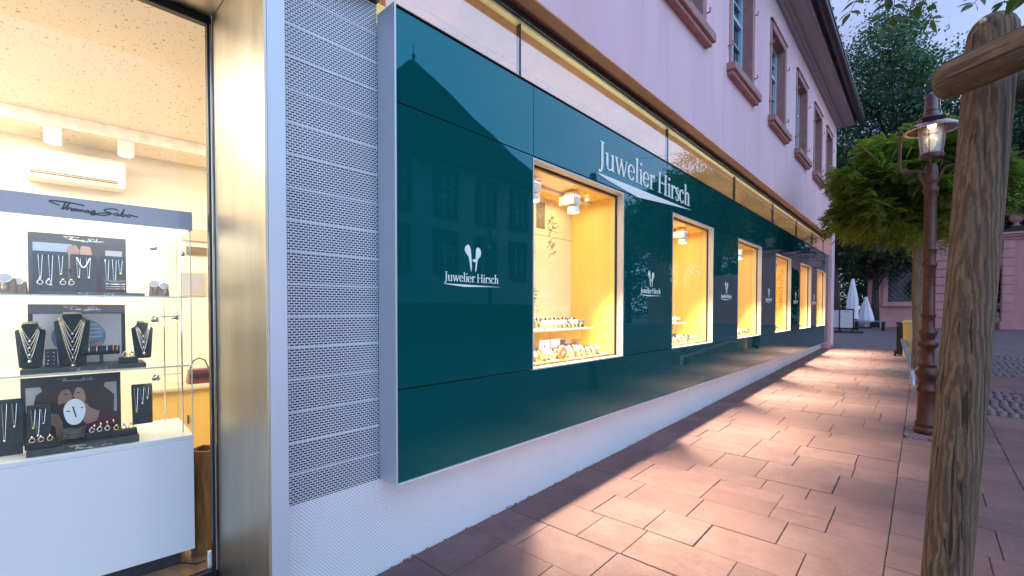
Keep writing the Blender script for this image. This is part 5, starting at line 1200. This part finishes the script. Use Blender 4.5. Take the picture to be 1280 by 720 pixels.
f = MB().box(4.1, 4.9, 49.93, 49.999, 1.6, 3.2).build('window', 'p_white', t); MB().box(4.18, 4.82, 49.9, 49.9295, 1.68, 3.12).build('pane', 'pane_dark', f)
MB().add([(2.3, 49.6, 4.2), (9.3, 49.6, 4.2), (9.3, 56.4, 4.2), (2.3, 56.4, 4.2), (4, 53, 6.5), (8, 53, 6.5)], [(0, 1, 5, 4), (1, 2, 5), (2, 3, 4, 5), (3, 0, 4)]).build('roof', 'opp_roof', t, fix=False)

# ================================================================== THINGS ON THE SQUARE
def menu_board(x, y, label):
    z = ground(y); t = thing('menu_board', label, 'sign board', (x, y, z), 0, None)
    MB().box(x-.25, x-.215, y-.02, y+.02, z+.06, z+.98).box(x+.215, x+.25, y-.02, y+.02, z+.06, z+.98).box(x-.214, x+.214, y-.02, y+.02, z+.93, z+.98).box(x-.214, x+.214, y-.02, y+.02, z+.12, z+.165).build('frame', 'black', t)
    MB().box(x-.214, x+.214, y-.008, y+.008, z+.166, z+.929).build('sheet', 'p_white', t)
    for s_ in (-1, 1): MB().add([(x+s_*.2-.02, y-.28, z), (x+s_*.2+.02, y-.28, z), (x+s_*.2+.02, y+.28, z), (x+s_*.2-.02, y+.28, z), (x+s_*.2-.02, y-.03, z+.12), (x+s_*.2+.02, y-.03, z+.12), (x+s_*.2+.02, y+.03, z+.12), (x+s_*.2-.02, y+.03, z+.12)], [(3, 2, 1, 0), (4, 5, 6, 7), (0, 1, 5, 4), (1, 2, 6, 5), (2, 3, 7, 6), (3, 0, 4, 7)]).build('foot', 'black', t)
    mb = MB(); mb.box(x-.10, x+.10, y-.0095, y-.0085, z+.83, z+.87)
    for k in range(11): w_ = random.uniform(.10, .18); mb.box(x-w_, x+w_*.9, y-.0095, y-.0085, z+.25+.05*k, z+.256+.05*k)
    o = mb.build('print', 'p_grey', t); o['kind'] = 'stuff'
menu_board(-2.36, 24.8, 'black framed white menu board, the right one of two beyond the building end')
menu_board(-2.82, 24.9, 'black framed white menu board half hidden by the far building corner')
tag(MB().box(-3.2, -1.75, 24.2, 24.5, ground(24.3), ground(24.3)+.05).build('kerb_rail', 'black', at=(-2.5, 24.3, ground(24.3))), 'low dark rail lying on the paving before the menu boards', 'rail')
def folded_parasol(x, y, h, label, r=.20):
    z = ground(y); t = thing('folded_parasol', label, 'parasol', (x, y, z))
    MB().tube([(x, y, z), (x, y, z+h)], .025, 8).build('pole', 'lamp_white', t)
    vs_, fs = [], []; prof = [(.05, h), (.10, h*.85), (.20, h*.6), (r, h*.32), (r*1.05, h*.2)]; n = 24
    for (rr, zz) in prof:
        for j in range(n): q = 2*math.pi*j/n; k = rr*(1+.24*math.cos(8*q+zz)); vs_.append((x+k*math.cos(q), y+k*math.sin(q), z+zz))
    for i in range(4):
        for j in range(n): j2 = (j+1) % n; fs.append((i*n+j, i*n+j2, (i+1)*n+j2, (i+1)*n+j))
    fs.append(tuple(range(n)))
    MB().add(vs_, fs).build('canopy', 'parasol', t, smooth=True)
    MB().box(x-.28, x+.28, y-.28, y+.28, z, z+.06).build('base', 'dark_metal', t)
folded_parasol(-2.50, 28.6, 2.45, 'tall folded white parasol behind the menu boards')
folded_parasol(-2.12, 30.5, 1.6, 'shorter folded white parasol left of the pink pavilion', .28)
# litter bin, dark post beside it
zz = ground(14.8); t = thing('litter_bin', 'beige litter bin with a lid beside the robinia trunk', 'litter bin', (-.195, 14.8, zz))
MB().lathe([(.12, .02), (.125, .03), (.135, .5), (.14, .82), (.12, .825)], (-.195, 14.8, zz), 24).build('body', 'bin_beige', t, smooth=True, smooth_angle=40)
MB().lathe([(.15, .83), (.155, .85), (.15, .88), (.10, .91), (.001, .915)], (-.195, 14.8, zz), 24).build('lid', 'bin_beige', t, smooth=True, smooth_angle=40)
MB().box(-.15, -.07, 14.655, 14.67, zz+.66, zz+.74).build('slot', 'black', t)
zz = ground(15.2); t = thing('wheeled_bin', 'narrow black bin standing close beside the beige litter bin', 'bin', (-.40, 15.3, zz))
MB().box(-.46, -.34, 15.2, 15.5, zz+.04, zz+.80).build('body', 'black', t, bevel=.015); MB().box(-.47, -.33, 15.18, 15.52, zz+.801, zz+.84).build('lid', 'dark_metal', t, bevel=.01)
MB().tube([(-.50, 15.22, zz+.07), (-.46, 15.22, zz+.07)], .07, 12).build('wheel', 'black', t)
# bicycle rack
t = thing('bicycle_rack', 'grey galvanised low bicycle rack running along the pavement behind the iron lamp', 'bicycle rack', (-.15, 12.4, ground(12.4)))
r0_, r1_ = (-.36, 15.4, ground(15.4)+.42), (-.10, 10.4, ground(10.4)+.20)
MB().tube([(r0_[0], r0_[1], ground(15.4)), r0_, r1_, (r1_[0], r1_[1], ground(10.4))], .038, 8).build('rail', 'galv', t)
for k in range(7):
    u = k/6.; y = 14.6-4.0*u; xq = -.32+.21*u; g_ = ground(y)
    MB().tube([(xq, y, g_+.32-.12*u), (xq+.12, y, g_+.42-.1*u), (xq+.28, y, g_+.30), (xq+.30, y, g_+.02)], .012, 6).build('hoop', 'galv', t, smooth=True)
# low bench on the square
t = thing('bench', 'low dark bench on the square before the pink pavilion', 'bench', (-1.5, 27, ground(26)))
gy = ground(26)
for k in range(3): MB().box(-2.3, -1.15, 26.8+.13*k, 26.91+.13*k, gy+.40, gy+.44).build('slat', 'galv', t)
for x in (-2.2, -1.27): MB().box(x-.05, x+.07, 26.82, 27.14, gy, gy+.399).build('leg', 'black', t)
# overhead wire
tag(MB().tube([(-1.5, 16.5, 7.6), (-.2, 17.0, 7.35), (2, 18.2, 7.55), (6, 20.5, 8.6), (9, 22.3, 9.2)], .008, 5).build('overhead_wire', 'cable', smooth=True, at=(1, 17.5, 7.4)), 'thin overhead wire crossing the sky from the eaves of the pink building', 'wire')

# ================================================================== HOUSE ACROSS THE SQUARE (seen mirrored in the teal glass)
zo = ground(8); XO = 9.2
ob = thing('house_across', 'grey house with dark hipped roof and muntin windows, mirrored in the widest teal panel', 'house', (XO+3.5, 9.9, zo))
def op(name, mb, mat, **k): return mb.build(name, mat, ob, **k)
ya, yb = 7.6, 17.4; HW = 7.1
cols = [(10.96, 11.92), (13.2, 14.15), (15.3, 16.2), (8.7, 9.65)]
cols.sort()
ysq = [ya]+[q for w in cols for q in w]+[yb]; lv_ = [(2.95, 4.38), (5.12, 6.66)]
mb = MB(); mb.box(XO, XO+7, ya, yb, zo, 2.95).box(XO, XO+7, ya, yb, 4.38, 5.12).box(XO, XO+7, ya, yb, 6.66, HW)
for z0, z1 in lv_:
    for k in range(0, len(ysq), 2): mb.box(XO, XO+7, ysq[k], ysq[k+1], z0, z1)
op('wall', mb, 'opp_wall'); op('plinth', MB().box(XO-.06, XO-.001, ya-.05, yb+.05, zo, 1.72), 'opp_plinth')
for z0, z1 in lv_:
    for a, c in cols:
        f = op('window_surround', MB().box(XO-.05, XO+.05, a-.16, a+.01, z0-.14, z1+.14).box(XO-.05, XO+.05, c-.01, c+.16, z0-.14, z1+.14).box(XO-.051, XO+.05, a+.01, c-.01, z1-.01, z1+.14).box(XO-.08, XO+.05, a+.01, c-.01, z0-.14, z0+.01), 'opp_trim')
        MB().box(XO+.12, XO+.14, a, c, z0, z1).build('pane', 'pane_dark', f)
        g_ = MB(); m_ = (a+c)/2; g_.box(XO+.07, XO+.11, m_-.04, m_+.04, z0, z1).box(XO+.071, XO+.11, a, a+.06, z0, z1).box(XO+.071, XO+.11, c-.06, c, z0, z1).box(XO+.072, XO+.11, a+.06, m_-.04, z1-.5, z1-.44).box(XO+.072, XO+.11, m_+.04, c-.06, z1-.5, z1-.44)
        for zq in (z0, z0+.33, z0+.66, z1-.06): g_.box(XO+.08, XO+.10, a+.06, c-.06, zq, zq+.05)
        g_.build('window_frame', 'p_white', f)
e = .55; zt_ = HW+.001
op('roof', MB().add([(XO-e, ya-e, zt_-.15), (XO-e, yb+e, zt_-.15), (XO+7+e, yb+e, zt_-.15), (XO+7+e, ya-e, zt_-.15), (XO+3.5, 12.75, 12.6), (XO+3.5, 12.4, 12.6)], [(0, 1, 4, 5), (1, 2, 4), (2, 3, 5, 4), (3, 0, 5), (3, 2, 1, 0)]), 'opp_roof')
op('finial', MB().lathe([(.08, 0), (.05, .2), (.10, .3), (.02, .45), (.015, .9)], (XO+3.5, 12.6, 12.5), 10), 'dark_metal')
for o in list(bpy.data.objects):
    if o.type == 'MESH' and o.parent is None and 'kind' not in o and 'label' not in o: print('UNTAGGED', o.name)
